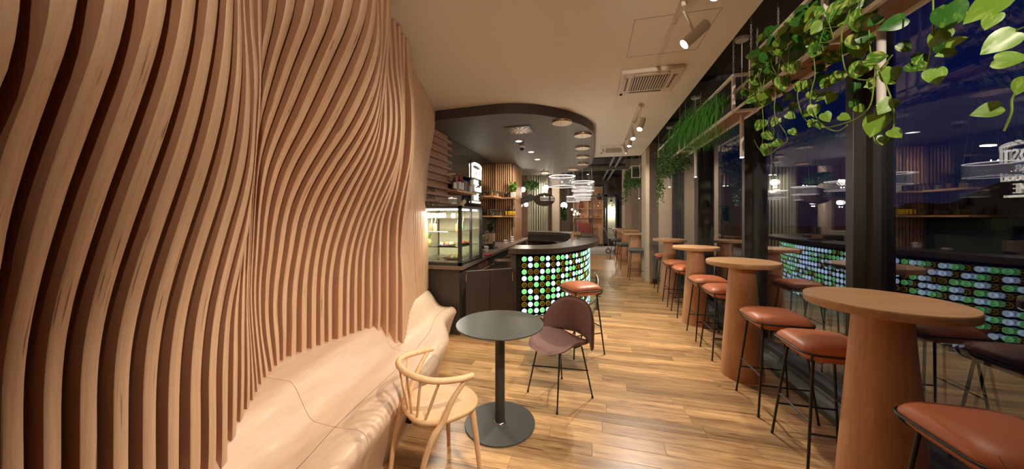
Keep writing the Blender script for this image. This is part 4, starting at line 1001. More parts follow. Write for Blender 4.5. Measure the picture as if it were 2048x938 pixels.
def fruit_tray(x, y, z, label, r=.13, seed=1):
    t = thing('fruit_tray', (x,y,z), label, 'tray')
    m = MB(); m.lathe([(r*.8,0),(r,.012),(r,.018),(r*.85,.006),(.001,.006)], (0,0,0), 24, caps=False); part('dish', m, plain('black_dish', (.02,.025,.04), .3), t, False)
    rr = random.Random(seed)
    for k in range(9):
        a = rr.random()*6.28; d = r*.65*rr.random()**.5
        m = MB(); m.sphere((d*math.cos(a), d*math.sin(a), .024), .02+.008*rr.random(), 10, 6)
        part('fruit_piece', m, plain('fruit_%d' % (k%4), ((.75,.12,.05),(.85,.75,.6),(.35,.5,.08),(.85,.45,.1))[k%4], .4), t, False)
fruit_tray(-1.93,3.99,1.13,'black dish of red and pale fruit beside the pineapple', .13, 3)
fruit_tray(-1.85,4.02,.95,'black dish of fruit on the steel floor of the glass case', .14, 8)
fruit_tray(-1.80,4.32,1.13,'black dish of fruit on the low case shelf, deeper inside', .11, 6)

# things on top of the case
for i in range(3):
    x = -2.20+.075*i; m = MB(); m.lathe([(.026,0),(.032,.075),(.031,.075),(.025,.004)], (x,3.95+.0*i,1.666), 14, caps=False); m.lathe([(.0001,.002),(.027,.004)], (x,3.95,1.666), 14, caps=False)
    solo('glass_tumbler', m, GLASSJ, (x,3.95,1.666), 'clear tumbler on the glass case under the menu board, %s from the slats' % ORD[i], 'glass', 'tumblers on top of the case')
m = MB(); vs = []; fs = []
for i in range(13):
    for j in range(9):
        u = i/12; v = (j/8-.5)*2; w = .085*math.sin(PI*min(1,u*1.05))**.7
        vs.append((-1.86+.0*u+v*w*.5, 4.30+.32*u*.6, 1.667+.15*u*(1-.25*u)+.04*(1-v*v)*math.sin(PI*u)))
for i in range(12):
    for j in range(8): a = i*9+j; fs += [(a,a+1,a+10,a+9)]
m.add(vs, fs, 0, True); m.cyl((-1.86,4.32,1.666),(-1.86,4.36,1.72),.05,.03)
solo('ceramic_shell', m, plain('cream_shell', (.75,.68,.42), .4), (-1.86,4.36,1.666), 'cream leaf shaped ornament below the glowing sign', 'ornament')

# ================================================================== menu board
mbd = thing('menu_board', (-2.42,4.6,2.3), 'pinkish wooden menu board with ledges and black letters', 'menu board')
m = MB(); m.box(WX+.002,-2.40,4.21,5.0,1.70,2.905); part('board', m, MENUW, mbd)
for i in range(10):
    z = 2.80-i*.1155; m = MB(); m.bbox(-2.40,-2.345,4.21,5.06,z-.017,z+.017,.002); part('ledge', m, MENUW, mbd)
for z in (1.909,1.796):
    M_ = Matrix.Translation((-2.396,4.40,z)) @ Matrix.Rotation(PI/2,4,'Z') @ Matrix.Rotation(PI/2,4,'X')
    part('lettering', text_mb('KAWA', .105, .002, M_, .95), BLKM, mbd)
m = MB(); m.box(WX+.001,-2.405,5.0,5.03,1.5,2.91); part('black_edge', m, BLKM, mbd)
# mirror panels
mir = thing('wall_mirror', (WX+.01,6.5,2.2), 'tall smoked mirror panels on the wall behind the sign', 'mirror')
for a, b in ((5.035,6.0),(6.005,7.0),(7.005,7.94)):
    m = MB(); m.box(WX+.002,WX+.012,a,b,1.51,2.90); part('mirror_panel', m, MIRR, mir)
# slatted oak column behind the counter
sc = thing('slatted_column', (-2.2,8.4,.89), 'oak column clad in upright slats, rising from the back counter', 'column')
m = MB(); m.box(WX+.0,-2.0,8.0,9.1,.892,2.905); part('core', m, wood('oak_core',(.42,.21,.10),(.55,.30,.15),(12,12,1.2)), sc)
m = MB(); m.box(WX,-2.005,7.994,8.0,.893,2.904); part('gap_shade_board', m, plain('slat_gap_shade', (.05,.025,.015), .8), sc)  # dark sheet put in so the gaps between slats look shaded
sx = WX+.012
while sx < -2.03:
    m = MB(); m.bbox(sx,sx+.028,7.945,7.993,.893,2.904,.002); part('slat', m, SLATW, sc); sx += .054
# shelves
def shelf(poly, z, label, th=.035):
    m = MB(); m.prism(poly, z-th, z); cx = sum(p[0] for p in poly)/len(poly); cy = sum(p[1] for p in poly)/len(poly)
    return solo('wall_shelf', m, SHELFW, (cx,cy,z-th/2), label, 'shelf')
shelf([(WX+.013,4.92),(-2.19,4.92),(-2.19,5.85),(WX+.013,5.85)], 1.985, 'oak shelf of syrup bottles on the mirror beside the menu board')
shelf([(WX+.013,7.0),(-2.20,7.0),(-2.20,7.70),(-1.88,7.70),(-1.88,8.10),(-1.995,8.10),(-1.995,7.95),(WX+.013,7.95)], 2.02, 'upper oak shelf wrapping the slatted column')
shelf([(WX+.013,6.9),(-2.20,6.9),(-2.20,7.68),(-1.88,7.68),(-1.88,8.10),(-1.995,8.10),(-1.995,7.95),(WX+.013,7.95)], 1.555, 'lower oak shelf wrapping the slatted column')
# syrup bottles
SY = [(5.0,.24,(.25,.03,.02)),(5.12,.0,0),(5.20,.30,(.30,.02,.015)),(5.32,.29,(.32,.10,.02)),(5.72,.24,(.80,.42,.12))]
k = 0
for yy, h, cl in SY:
    if not h: continue
    small_bottle('syrup_bottle', (-2.27,yy,1.987), h, .032, plain('syrup_%d'%k, cl, .12), ['dark syrup bottle closest to the menu board','red syrup bottle, tallest on the mirror shelf','amber syrup bottle beside the tallest red one','orange syrup bottle alone near the glowing sign'][k], 'bottle', 'syrup bottles on the mirror shelf', .4, cap=plain('red_cap',(.5,.03,.02),.4) if k < 3 else CERAM, lab=CERAM); k += 1
for i in range(5):
    yy = (5.07, 5.12, 5.44, 5.53, 5.62)[i]; m = MB(); m.lathe([(.034,0),(.034,.20),(.030,.205)], (-2.30,yy,1.987), 16)
    m2 = MB(); 
    solo('drink_can', m, plain('grey_label_%d'%(i%2), ((.12,.12,.14),(.30,.30,.31))[i%2], .3, vary=.6, bscale=40), (-2.30,yy,1.987), ['slim grey tin next to the dark syrup bottle','slim grey tin touching the tallest red bottle','first dark printed tin after the amber bottle','second dark printed tin after the amber bottle','dark printed tin next to the orange bottle'][i], 'tin', 'printed tins on the mirror shelf')
# jars
def jar(x, y, z, h, r, col, label, group):
    t = thing('storage_jar', (x,y,z), label, 'jar', group)
    m = MB(); m.lathe([(r*.93,.003),(r*.93,h*.62)], (0,0,0), 12); part('contents', m, plain('jar_fill_%d' % int(col[0]*1000), col, .7, vary=.4, bscale=120), t, False)
    m = MB(); m.lathe([(r,0),(r,h*.8),(r*.8,h*.88)], (0,0,0), 14, caps=False); part('jar_glass', m, GLASSJ, t, False)
    m = MB(); m.lathe([(r*.85,h*.88),(r*.85,h)], (0,0,0), 14); part('lid', m, STEEL, t, False)
JCOL = [(.55,.35,.18),(.40,.20,.08),(.65,.45,.25),(.60,.42,.22),(.25,.10,.05),(.35,.16,.07),(.12,.05,.03),(.10,.04,.03)]
for i in range(8):
    jar(-2.28+.0*i if i < 3 else -2.33+.065*(i-3), (7.10+.20*i) if i < 3 else 7.80-.0*i, 2.022, .13+.02*(i%2), .03, JCOL[i], 'jar of dry goods on the upper column shelf, %s from the glowing sign' % ORD[i], 'jars on the upper shelf')
for i in range(9):
    jar(-2.28 if i < 4 else -2.34+.068*(i-4), (7.0+.17*i) if i < 4 else 7.80, 1.557, .15 if i < 6 else .12, .032, [(.10,.07,.03),(.16,.10,.04),(.09,.06,.03),(.14,.09,.04),(.12,.08,.03),(.55,.36,.18),(.20,.09,.05),(.30,.14,.07),(.22,.12,.07)][i], 'glass jar on the lower column shelf, %s from the display case' % ORD[i], 'jars on the lower shelf')
YEL = plain('yellow_label', (.90,.62,.02), .5); BRG = plain('brown_beer_glass', (.035,.012,.005), .1)
for i, chr_ in enumerate(['E','E','E','R','O','N']):
    small_bottle('beer_bottle', (-2.115+.0*i+(0 if i == 0 else .03)+.036*i, 7.76 if i < 5 else 7.80, 1.557), .235, .0185, BRG, 'brown beer bottle with yellow label, %s on the lower shelf end' % ORD[i], 'bottle', 'beer bottles with yellow labels', .42, text=chr_, lab=YEL)
# potted plant on the upper shelf end
pp_ = thing('potted_plant', (-1.955,7.86,2.022), 'leafy green plant in a white square pot on the shelf end', 'plant')
m = MB(); m.add([(-.05,-.05,0),(.05,-.05,0),(.05,.05,0),(-.05,.05,0),(-.058,-.058,.13),(.058,-.058,.13),(.058,.058,.13),(-.058,.058,.13)], [(0,3,2,1),(4,5,6,7),(0,1,5,4),(1,2,6,5),(2,3,7,6),(3,0,4,7)])
part('pot', m, CERAM, pp_, False)
def leaf_cluster(n, cx, cy, cz, rx, ry, rz_, size, seed, droop=0.3, narrow=.38):
    r = random.Random(seed); m = MB()
    for k in range(n):
        a = r.random()*6.283; u = r.random()**.5; p = Vector((cx+rx*u*math.cos(a), cy+ry*u*math.sin(a), cz+rz_*(r.random()-.2)))
        d = Vector((math.cos(a)+r.uniform(-.5,.5), math.sin(a)+r.uniform(-.5,.5), r.uniform(-.9,.8)-droop)).normalized(); s = size*r.uniform(.7,1.25)
        w = d.cross(Vector((r.uniform(-1,1),r.uniform(-1,1),1))).normalized()*s*narrow; nrm = d.cross(w).normalized()*s*.12
        m.add([p, p+d*s*.45+w-nrm, p+d*s, p+d*s*.45-w-nrm, p+d*s*.5+nrm], [(0,1,4),(1,2,4),(2,3,4),(3,0,4)])
    return m
m = leaf_cluster(110,0,0,.20,.07,.07,.22,.075,3,-.3); m.cyl((0,0,.1),(0,0,.32),.006)
part('foliage', m, plain('bright_leaf', (.16,.33,.04), .45, vary=.3, bscale=40), pp_, False, kind='stuff')

# glowing sign on the mirror
sg = thing('glowing_sign', (-2.405,6.44,2.2), 'tall white glowing letter sign on the mirror wall', 'sign')
SGM = emis('neon_white', (1.0,.90,.74), 2.6)
def sign_m(y, z): return Matrix.Translation((-2.408,y+.19,z+.02)) @ Matrix.Rotation(PI/2,4,'Z') @ Matrix.Rotation(PI/2,4,'X')
m = MB()
for rr_, h_ in ((0,.03),):
    pts = [(-2.408, 6.44+.27*math.cos(PI*q/12), 2.60+.07*math.sin(PI*q/12)) for q in range(13)]; m.tube(pts, .016, 6)
    pts = [(-2.408, 6.44+.28*math.cos(PI*q/12), 2.57+.06*math.sin(PI*q/12)) for q in range(13)]; m.tube(pts, .012, 6)
m.box(-2.415,-2.40,6.17,6.20,2.35,2.58); m.box(-2.415,-2.40,6.68,6.71,2.35,2.58)
part('arch_tube', m, SGM, sg)
part('sign_letters', text_mb('TOST', .30, .008, sign_m(6.25,2.33), .70), SGM, sg)
part('sign_letters', text_mb('BAR', .15, .008, sign_m(6.22,2.19), .95), SGM, sg)
part('sign_script', text_mb('Good', .20, .008, sign_m(6.33,2.05), .80), SGM, sg)
part('sign_letters', text_mb('TIME', .22, .008, sign_m(6.22,1.86), .62), SGM, sg)
m = MB(); m.box(-2.415,-2.40,6.18,6.66,1.82,1.855); part('base_bar', m, SGM, sg)
m = MB()
m.box(WX+.0125,-2.425,6.15,6.74,1.80,2.70); part('added_reflection_block', m, BLKM, sg)  # plate added to hide the letters' reflection in the mirror
point('sign_light', (-2.2,6.35,2.2), 4, (1,.9,.75), .004)

# ================================================================== things on the back counter
def cup_stack(x, y, n, label):
    t = thing('cup_stack', (x,y,.892), label, 'cups', 'white cups on the back counter')
    for i in range(n):
        m = MB(); z = i*.055; m.lathe([(.022,z),(.038,z+.035),(.04,z+.06),(.037,z+.06),(.021,z+.006)], (0,0,0), 14, caps=False)
        m.tube([(.037,0,z+.05),(.058,0,z+.045),(.055,0,z+.022),(.033,0,z+.018)], .004, 6); part('cup', m, CERAM, t, False)
cup_stack(-1.83,5.35,2,'two stacked white cups beside the coffee grinder')
cup_stack(-1.90,6.9,2,'stacked white cups in front of the slatted column, closer to the grinder')
cup_stack(-1.86,7.35,3,'stacked white cups at the end of the back counter')
for i in range(7):
    x, y = -1.86-.09*(i%3), 4.78+.11*(i//3)+.02*i
    m = MB(); m.lathe([(.024,0),(.03,.10),(.029,.10),(.023,.004),(.0001,.004)], (x,y,.892), 12, caps=False)
    solo('drinking_glass', m, GLASSJ, (x,y,.892), 'clear drinking glass on the back counter next to the display case, %s of the cluster' % ORD[i], 'glass', 'glasses beside the display case')
gr = thing('coffee_grinder', (-1.98,6.1,.892), 'black coffee grinder with a tan side panel on the back counter', 'coffee grinder')
m = MB(); m.bbox(-.10,.10,-.14,.14,0,.03,.005); m.bbox(-.075,.075,-.12,.05,.03,.33,.01); part('housing', m, plain('black_grinder', (.03,.027,.025), .35), gr, False)
m = MB(); m.bbox(-.08,.08,-.125,-.115,.10,.31,.003); m.bbox(.075,.081,-.11,.04,.14,.30,.002); part('tan_panel', m, plain('tan_panel', (.60,.42,.26), .5), gr, False)
m = MB(); m.lathe([(.03,.33),(.06,.40),(.065,.50),(.05,.505)], (0,-.03,0), 16); part('bean_hopper', m, glass('smoked_hopper', (.35,.28,.24), 2.0), gr, False)
m = MB(); m.tube([(0,-.12,.20),(0,-.17,.19),(.0,-.22,.20)],[.018,.014,.010]); part('spout', m, CHROME, gr, False)
m = MB(); m.lathe([(.05,.03),(.05,.045)], (0,-.17,0), 14); part('drip_tray', m, CHROME, gr, False)
em = thing('espresso_machine', (-2.08,5.45,.892), 'chrome espresso machine with pipes and handles', 'coffee machine')
m = MB(); m.bbox(-.22,.18,-.20,.26,.02,.13,.02); m.bbox(-.22,.12,-.18,.24,.27,.42,.03); m.bbox(-.22,-.06,-.18,.24,.1,.3,.01); part('machine_body', m, CHROME, em, False)
for q in (-.10,.10):
    m = MB(); m.lathe([(.035,.20),(.04,.27)], (.06,q,0), 16); m.tube([(.06,q,.215),(.14,q,.20),(.22,q,.19)], [.009,.011,.014], 8); part('group_head', m, STEEL, em, False)
m = MB()
for q in (-.17,.20): m.tube(smooth_path([(.12,q,.34),(.17,q,.36),(.20,q,.30),(.19,q,.16)],4), .006, 8)
for q in range(5): m.cyl((.0,-.14+q*.075,.42),(.0,-.14+q*.075,.455),.012,n=8)
part('steam_wand', m, CHROME, em, False)
m = MB(); m.bbox(-1.72,-1.64,4.90,5.16,.893,.908,.003)
solo('red_cloth', m, plain('red_cloth', (.65,.02,.02), .6), (-1.70,5.03,.9), 'small red folded cloth on the counter edge', 'cloth')
# items on the bar top
t = thing('menu_holder', (-.33,7.3,1.101), 'small wooden box holding grey menus on the bar top', 'menu holder')
m = MB(); m.box(-.09,.09,-.05,.05,0,.012); m.box(-.09,-.08,-.05,.05,0,.09); m.box(.08,.09,-.05,.05,0,.09); m.box(-.09,.09,-.05,-.042,0,.09); m.box(-.09,.09,.042,.05,0,.09); part('wooden_box', m, SHELFW, t, False)
for i in range(4):
    m = MB(); m.obb((-.055+.035*i,0,.12), (.012,.08,.21), .1*(i-1.5)); part('menu', m, plain('grey_menu_%d'%(i%2), ((.30,.33,.42),(.12,.12,.14))[i%2], .5), t, False)
m = MB(); m.bbox(-.30,.0,6.86,6.96,1.101,1.116,.003)
solo('tablet', m, BLKM, (-.15,6.9,1.101), 'flat black tablet lying on the bar top', 'tablet')
m = MB(); m.lathe([(.028,0),(.022,.03),(.03,.08),(.018,.12),(.02,.14),(.006,.155)], (-.36,5.95,1.101), 16)
solo('pepper_mill', m, SHELFW, (-.36,5.95,1.101), 'little wooden pepper mill on the bar top', 'pepper mill')
m = MB(); m.lathe([(.028,0),(.03,.09),(.029,.09),(.027,.004)], (-.26,6.15,1.101), 14, caps=False)
solo('water_glass', m, GLASSJ, (-.26,6.15,1.101), 'clear glass beside the pepper mill on the bar top', 'glass')

# ================================================================== pendants over the bar
def ring_pendant(x, y, label, r=.19, zt=2.11, h=.15, power=3.5, zc=2.909):
    t = thing('ring_pendant', (x,y,zt-h/2), label, 'pendant lamp', 'crystal ring pendants over the bar')
    n = 40; m = MB()
    m.lathe([(r,zt-h),(r,zt),(r-.018,zt),(r-.018,zt-h),(r,zt-h)], (x,y,0), n, caps=False); part('crystal_ring', m, CRY, t)
    m = MB(); m.lathe([(r-.001,zt-.002),(r-.001,zt+.004),(r-.017,zt+.004),(r-.017,zt-.002)], (x,y,0), n, caps=False); part('light_ring', m, LEDR, t)
    m = MB(); m.lathe([(r-.003,zt-h+.004),(r-.003,zt-h-.002),(r-.015,zt-h-.002)], (x,y,0), n, caps=False); part('lower_rim', m, emis('lower_ring_glow', (1,.92,.84), 1.0), t)
    m = MB(); m.lathe([(.142,zc-.03),(.145,zc-.028),(.145,zc)], (x,y,0), 40, caps=False); part('rose_rim', m, BRASS, t)
    m = MB(); m.lathe([(.0001,zc-.03),(.141,zc-.03)], (x,y,0), 40, caps=False); part('rose_plate', m, plain('cream_rose_plate', (.62,.50,.36), .5), t)
    for k in range(3):
        a = 2*PI*k/3+.5; m = MB(); m.cyl((x+(r-.01)*math.cos(a),y+(r-.01)*math.sin(a),zt),(x+.11*math.cos(a),y+.11*math.sin(a),zc-.028),.0018,n=5); part('cable', m, plain('grey_cable', (.35,.33,.3), .4), t)
    point('ring_light', (x,y,zt+.03), power, (1,.88,.72), .004)
CRY = bpy.data.materials.new('bubbled_crystal'); CRY.use_nodes = True
n_ = CRY.node_tree; n_.nodes.clear(); o_ = n_.nodes.new('ShaderNodeOutputMaterial'); tr_ = n_.nodes.new('ShaderNodeBsdfTransparent'); gl_ = n_.nodes.new('ShaderNodeBsdfGlossy'); em_ = n_.nodes.new('ShaderNodeEmission')
vo = n_.nodes.new('ShaderNodeTexVoronoi'); vo.inputs['Scale'].default_value = 46; tcx = n_.nodes.new('ShaderNodeTexCoord'); n_.links.new(tcx.outputs['Object'], vo.inputs['Vector'])
vr = n_.nodes.new('ShaderNodeValToRGB'); vr.color_ramp.elements[0].position = .12; vr.color_ramp.elements[0].color = (1,1,1,1); vr.color_ramp.elements[1].position = .3; vr.color_ramp.elements[1].color = (.22,.22,.22,1)
n_.links.new(vo.outputs['Distance'], vr.inputs[0]); em_.inputs[0].default_value = (1,.90,.80,1); em_.inputs[1].default_value = .75
mx_ = n_.nodes.new('ShaderNodeMixShader'); mx2 = n_.nodes.new('ShaderNodeMixShader'); mx2.inputs[0].default_value = .15
n_.links.new(tr_.outputs[0], mx2.inputs[1]); n_.links.new(gl_.outputs[0], mx2.inputs[2]); gl_.inputs['Roughness'].default_value = .08
ml_ = n_.nodes.new('ShaderNodeMath'); ml_.operation = 'MULTIPLY'; ml_.inputs[1].default_value = .26
n_.links.new(vr.outputs[0], ml_.inputs[0]); n_.links.new(ml_.outputs[0], mx_.inputs[0]); n_.links.new(mx2.outputs[0], mx_.inputs[1]); n_.links.new(em_.outputs[0], mx_.inputs[2]); n_.links.new(mx_.outputs[0], o_.inputs[0])
LEDR = emis('ring_led', (1,.93,.85), 3.0)
for (x, y, lab) in ((-.426,4.647,'closest crystal ring pendant, hanging alone over the bar front'),(-.155,5.46,'widest of the crystal rings stacked in the view, second from the bar front'),
                    (-.188,6.46,'third crystal ring pendant from the bar front'),(-.21,7.43,'fourth crystal ring pendant from the bar front'),(-.232,8.44,'fifth crystal ring pendant from the bar front'),
                    (-.536,9.28,'crystal ring pendant at the back bend of the bar'),(-1.43,9.74,'crystal ring pendant over the far back of the bar')):
    ring_pendant(x, y, lab)
# downlights in the canopy
for i, (x, y) in enumerate(((-1.30,5.65),(-1.26,6.65),(-1.28,7.55))):
    t = thing('downlight', (x,y,2.905), ['recessed downlight closest to the grille','recessed downlight in the middle of the canopy','recessed downlight closest to the slatted column','recessed downlight above the display case'][i], 'downlight', 'round downlights in the bar canopy')
    m = MB(); m.lathe([(.055,2.903),(.068,2.903),(.068,2.9095)], (x,y,0), 28, caps=False); part('trim_ring', m, WHITE2, t)
    m = MB(); m.lathe([(.0001,2.9045),(.056,2.9045)], (x,y,0), 28, caps=False); part('lens', m, emis('downlight_lens', (1,.9,.76), 9.0), t)
    spot('down_light', (x,y,2.895), [(x,y,0),(x-.3,y,0),(-2.3,8.1,1.2)][i], [28,40,150][i], 115, .8, WARM, .05)
x, y = -1.30, 6.05
# domed camera
t = thing('security_camera', (-1.33,6.05,2.909), 'white dome camera under the bar canopy', 'camera')
m = MB(); m.lathe([(.055,0),(.055,-.03),(.048,-.045)], (0,0,0), 20, caps=False); part('housing', m, CERAM, t, False)
m = MB(); m.lathe([(.046,-.045),(.04,-.07),(.02,-.088),(.0001,-.092)], (0,0,0), 20, caps=False); part('dome', m, plain('dark_dome', (.02,.02,.02), .05), t, False)
# swirl grille
t = thing('air_grille', (-1.12,4.92,2.909), 'square dark swirl air grille in the canopy', 'vent')
m = MB(); m.box(-.20,.20,-.20,.20,-.010,0); part('plate', m, plain('bronze_grille', (.10,.075,.055), .35, .6), t, False)
for k in range(24):
    a = 2*PI*k/24; m = MB(); ca, sa = math.cos(a), math.sin(a)
    m.add([(.05*ca-.004*sa,.05*sa+.004*ca,-.013),(.05*ca+.004*sa,.05*sa-.004*ca,-.013),(.185*ca+.012*sa,.185*sa-.012*ca,-.013),(.185*ca-.012*sa,.185*sa+.012*ca,-.013)], [(0,1,2,3)]); m.add([(v[0],v[1],-.0102) for v in m.v], [(0,1,2,3)])
    part('swirl_blade', m, BLKM if k % 2 else BRASS, t, False)
# ceiling cassettes
def cassette(x, y, label, s=.30):
    t = thing('air_conditioner', (x,y,CZ), label, 'air conditioner', 'ceiling air conditioning cassettes')
    m = MB(); m.bbox(-s,s,-s,s,-.045,-.0005,.012); part('cover', m, WHITE2, t, False)
    m = MB(); m.box(-s*.62,s*.62,-s*.62,s*.62,-.0465,-.045); part('intake_recess', m, plain('dark_intake', (.10,.075,.06), .8), t, False)
    for k in range(14):
        m = MB(); q = -s*.60+k*s*1.2/13.5; m.box(q,q+.010,-s*.62,s*.62,-.054,-.0468); part('intake_slat', m, WHITE2, t, False)
    for ang in range(4):
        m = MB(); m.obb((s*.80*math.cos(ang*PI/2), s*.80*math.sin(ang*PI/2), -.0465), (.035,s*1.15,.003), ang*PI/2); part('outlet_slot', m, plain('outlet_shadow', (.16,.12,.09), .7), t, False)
        m = MB(); m.obb((s*.84*math.cos(ang*PI/2), s*.84*math.sin(ang*PI/2), -.052), (.018,s*1.1,.006), ang*PI/2); part('flap', m, WHITE2, t, False)
    m = MB(); m.sphere((-s*.88,s*.88,-.047),.018,10,6); part('sensor', m, BLKM, t, False)
cassette(.60,3.78,'large square ceiling air conditioner beside the bright spotlight')
cassette(.47,7.38,'small looking square ceiling air conditioner at the far ceiling end')

# ================================================================== hanging planters
def rod_sq(m, a, b, w=.012):
    a, b = Vector(a), Vector(b); d = (b-a).normalized(); u = Vector((0,0,1)) if abs(d.z) < .9 else Vector((1,0,0)); u = (u-d*u.dot(d)).normalized(); v = d.cross(u)
    m.add([a+u*w+v*w,a-u*w+v*w,a-u*w-v*w,a+u*w-v*w,b+u*w+v*w,b-u*w+v*w,b-u*w-v*w,b+u*w-v*w], [(0,1,2,3),(7,6,5,4),(0,4,5,1),(1,5,6,2),(2,6,7,3),(3,7,4,0)])
PX0, PX1, PZ0, PZ1 = 1.265, 1.455, 2.50, 2.83
def planter(y0, y1, posts, label, x0=PX0, x1=PX1, z0=PZ0, z1=PZ1, zc=3.25, chains=True):
    t = thing('hanging_planter', ((x0+x1)/2,(y0+y1)/2,z0), label, 'planter', 'white frame planters hanging along the window')
    m = MB()
    for z in (z0, z1):
        for x in (x0, x1): rod_sq(m, (x,y0,z), (x,y1,z))
    for y in posts:
        for x in (x0, x1): rod_sq(m, (x,y,z0), (x,y,z1))
        rod_sq(m, (x0,y,z0), (x1,y,z0)); rod_sq(m, (x0,y,z1), (x1,y,z1))
    part('frame', m, WHITE, t)
    L = (y1-y0); nb = max(1, round(L/1.05))
    for k in range(nb):
        m = MB(); a, b = y0+L*k/nb+.02, y0+L*(k+1)/nb-.02; m.box(x0+.012,x1-.012,a,b,z0+.002,z0+.016); part('tray_board', m, TRAYW, t)
    m = MB(); m.box(x0+.03,x1-.03,y0+.08,y1-.08,z0+.017,z0+.13); part('plant_trough', m, plain('dark_trough', (.05,.055,.055), .6), t)
    if chains:
        for y in (posts[0], posts[-1]):
            for x in (x0, x1):
                m = MB(); z = z1+.012; k = 0
                while z < zc-.004:
                    zz = min(z+.034, zc); r = .006; pts = []
                    for q in range(10):
                        a = 2*PI*q/10; u = r*math.cos(a); w = (zz-z)/2*math.sin(a)*1.12
                        pts.append((x+(u if k%2 else 0), y+(0 if k%2 else u), (z+zz)/2+w))
                    m.tube(pts, .0022, 5, closed=True); z = zz-.006 if zz < zc else zc; k += 1
                part('chain', m, plain('zinc_chain', (.55,.53,.50), .4, .3), t)
    return t
PA = planter(.55, 3.02, [.6,2.156,3.01], 'long white planter frame holding the trailing pothos, closest to the camera')
PB = planter(3.345, 4.90, [3.345,4.90], 'white planter frame holding the grassy plant in the middle')
planter(5.20, 6.75, [5.20,6.75], 'white planter frame holding the small leaved ivy before the pillar')
planter(8.75, 10.2, [8.8,10.15], 'white planter frame holding ivy beyond the pillar', 1.0, 1.2, 2.55, 2.85, 3.75)
# white connecting bars between frames


for PP, a, b in ((PA,3.03,3.335),(PB,4.91,5.19)):
    for x in (PX0, PX1):
        m = MB(); rod_sq(m, (x,a,PZ0), (x,b,PZ0), .008); part('linking_bar', m, WHITE, PP)
# ------------------------------------------------------------------ pothos
LM = [leafmat('pothos_leaf_dark', (.035,.155,.018), (.13,.30,.04), 4.5, .56), leafmat('pothos_leaf_variegated', (.07,.23,.022), (.48,.54,.13), 5, .50), leafmat('pothos_leaf_lime', (.17,.33,.03), (.30,.45,.07), 4, .55)]
VINE = plain('pothos_vine', (.22,.34,.05), .5)
def heart(mat, fold=.18, droop=.25, name='leaf'):
    """unit-long heart leaf: stem end at the origin, tip down -z, faces -y"""
    half = [(0,.0),(.16,.07),(.30,.06),(.40,-.06),(.44,-.22),(.42,-.40),(.33,-.60),(.20,-.79),(.08,-.93),(0,-1.02)]
    m = MB(); vs = []; rows = []
    for i in range(len(half)):
        x, z = half[i]; rows.append((x, z))
    def bend(x, z): return (x, fold*abs(x)*.9 - .0 - droop*(z*z)*.8 + .02*math.sin(x*20), z)
    mid = [(0, z*1.0) for x, z in half]
    L_ = [bend(-x, z) for x, z in rows]; M_ = [bend(0, min(z,0.0)) for x, z in rows]; Rr = [bend(x, z) for x, z in rows]; ML = [bend(-x*.5, z*1.0-.0) for x, z in rows]; MR = [bend(x*.5, z) for x, z in rows]
    n = len(rows); vs = L_+ML+M_+MR+Rr; fs = []
    for i in range(n-1):
        for c in range(4): a = c*n+i; fs.append((a, a+1, a+n+1, a+n))
    m.add(vs, fs, 0, True)
    return m.mesh(name, mat)
HEARTS = [heart(LM[i%3], f, d) for i, (f, d) in enumerate([(.15,.2),(.25,.35),(.1,.1),(.3,.45),(.2,-.15),(.22,.3)])]
pothos = thing('pothos_plant', (1.36,1.9,2.52), 'pothos with big heart shaped leaves trailing from the front planter', 'plant')
PO = pothos.location
FP = 635.0; C_, S_ = math.cos(R_(14.18)), math.sin(R_(14.18))
def pix(px, py, X):   # a point of the photograph on the vertical plane x = X
    u = (px-1024)/FP; v = (434-py)/FP; dx = u*C_-S_; dy = u*S_+C_; t_ = X/dx
    return Vector((X, dy*t_, 1.522+v*t_)), t_
rp = random.Random(21); nleaf = 0
def add_leaf(p, L, face=None, roll=None, kind=None, lift=0.0):
    global nleaf
    nleaf += 1
    o = bpy.data.objects.new('leaf', HEARTS[kind if kind is not None else rp.randrange(6)]); COL.objects.link(o); o.parent = pothos
    o.location = Vector(p)-PO
    toc = math.atan2(-p[0], p[1])   # turn so that -y faces the origin
    yaw = toc + (rp.uniform(-.7,.7) if face is None else face)
    tilt = rp.uniform(-.55,.25) if not lift else lift
    rl_ = rp.uniform(-.8,.8) if roll is None else roll
    o.rotation_euler = (Matrix.Rotation(yaw,4,'Z') @ Matrix.Rotation(tilt,4,'X') @ Matrix.Rotation(rl_,4,'Y')).to_euler()
    o.scale = (L,L,L)
    return o
def vine(pts, r=.0028):
    m = MB(); m.tube(smooth_path(pts, 6), r, 6); return part('vine', m, VINE, pothos)
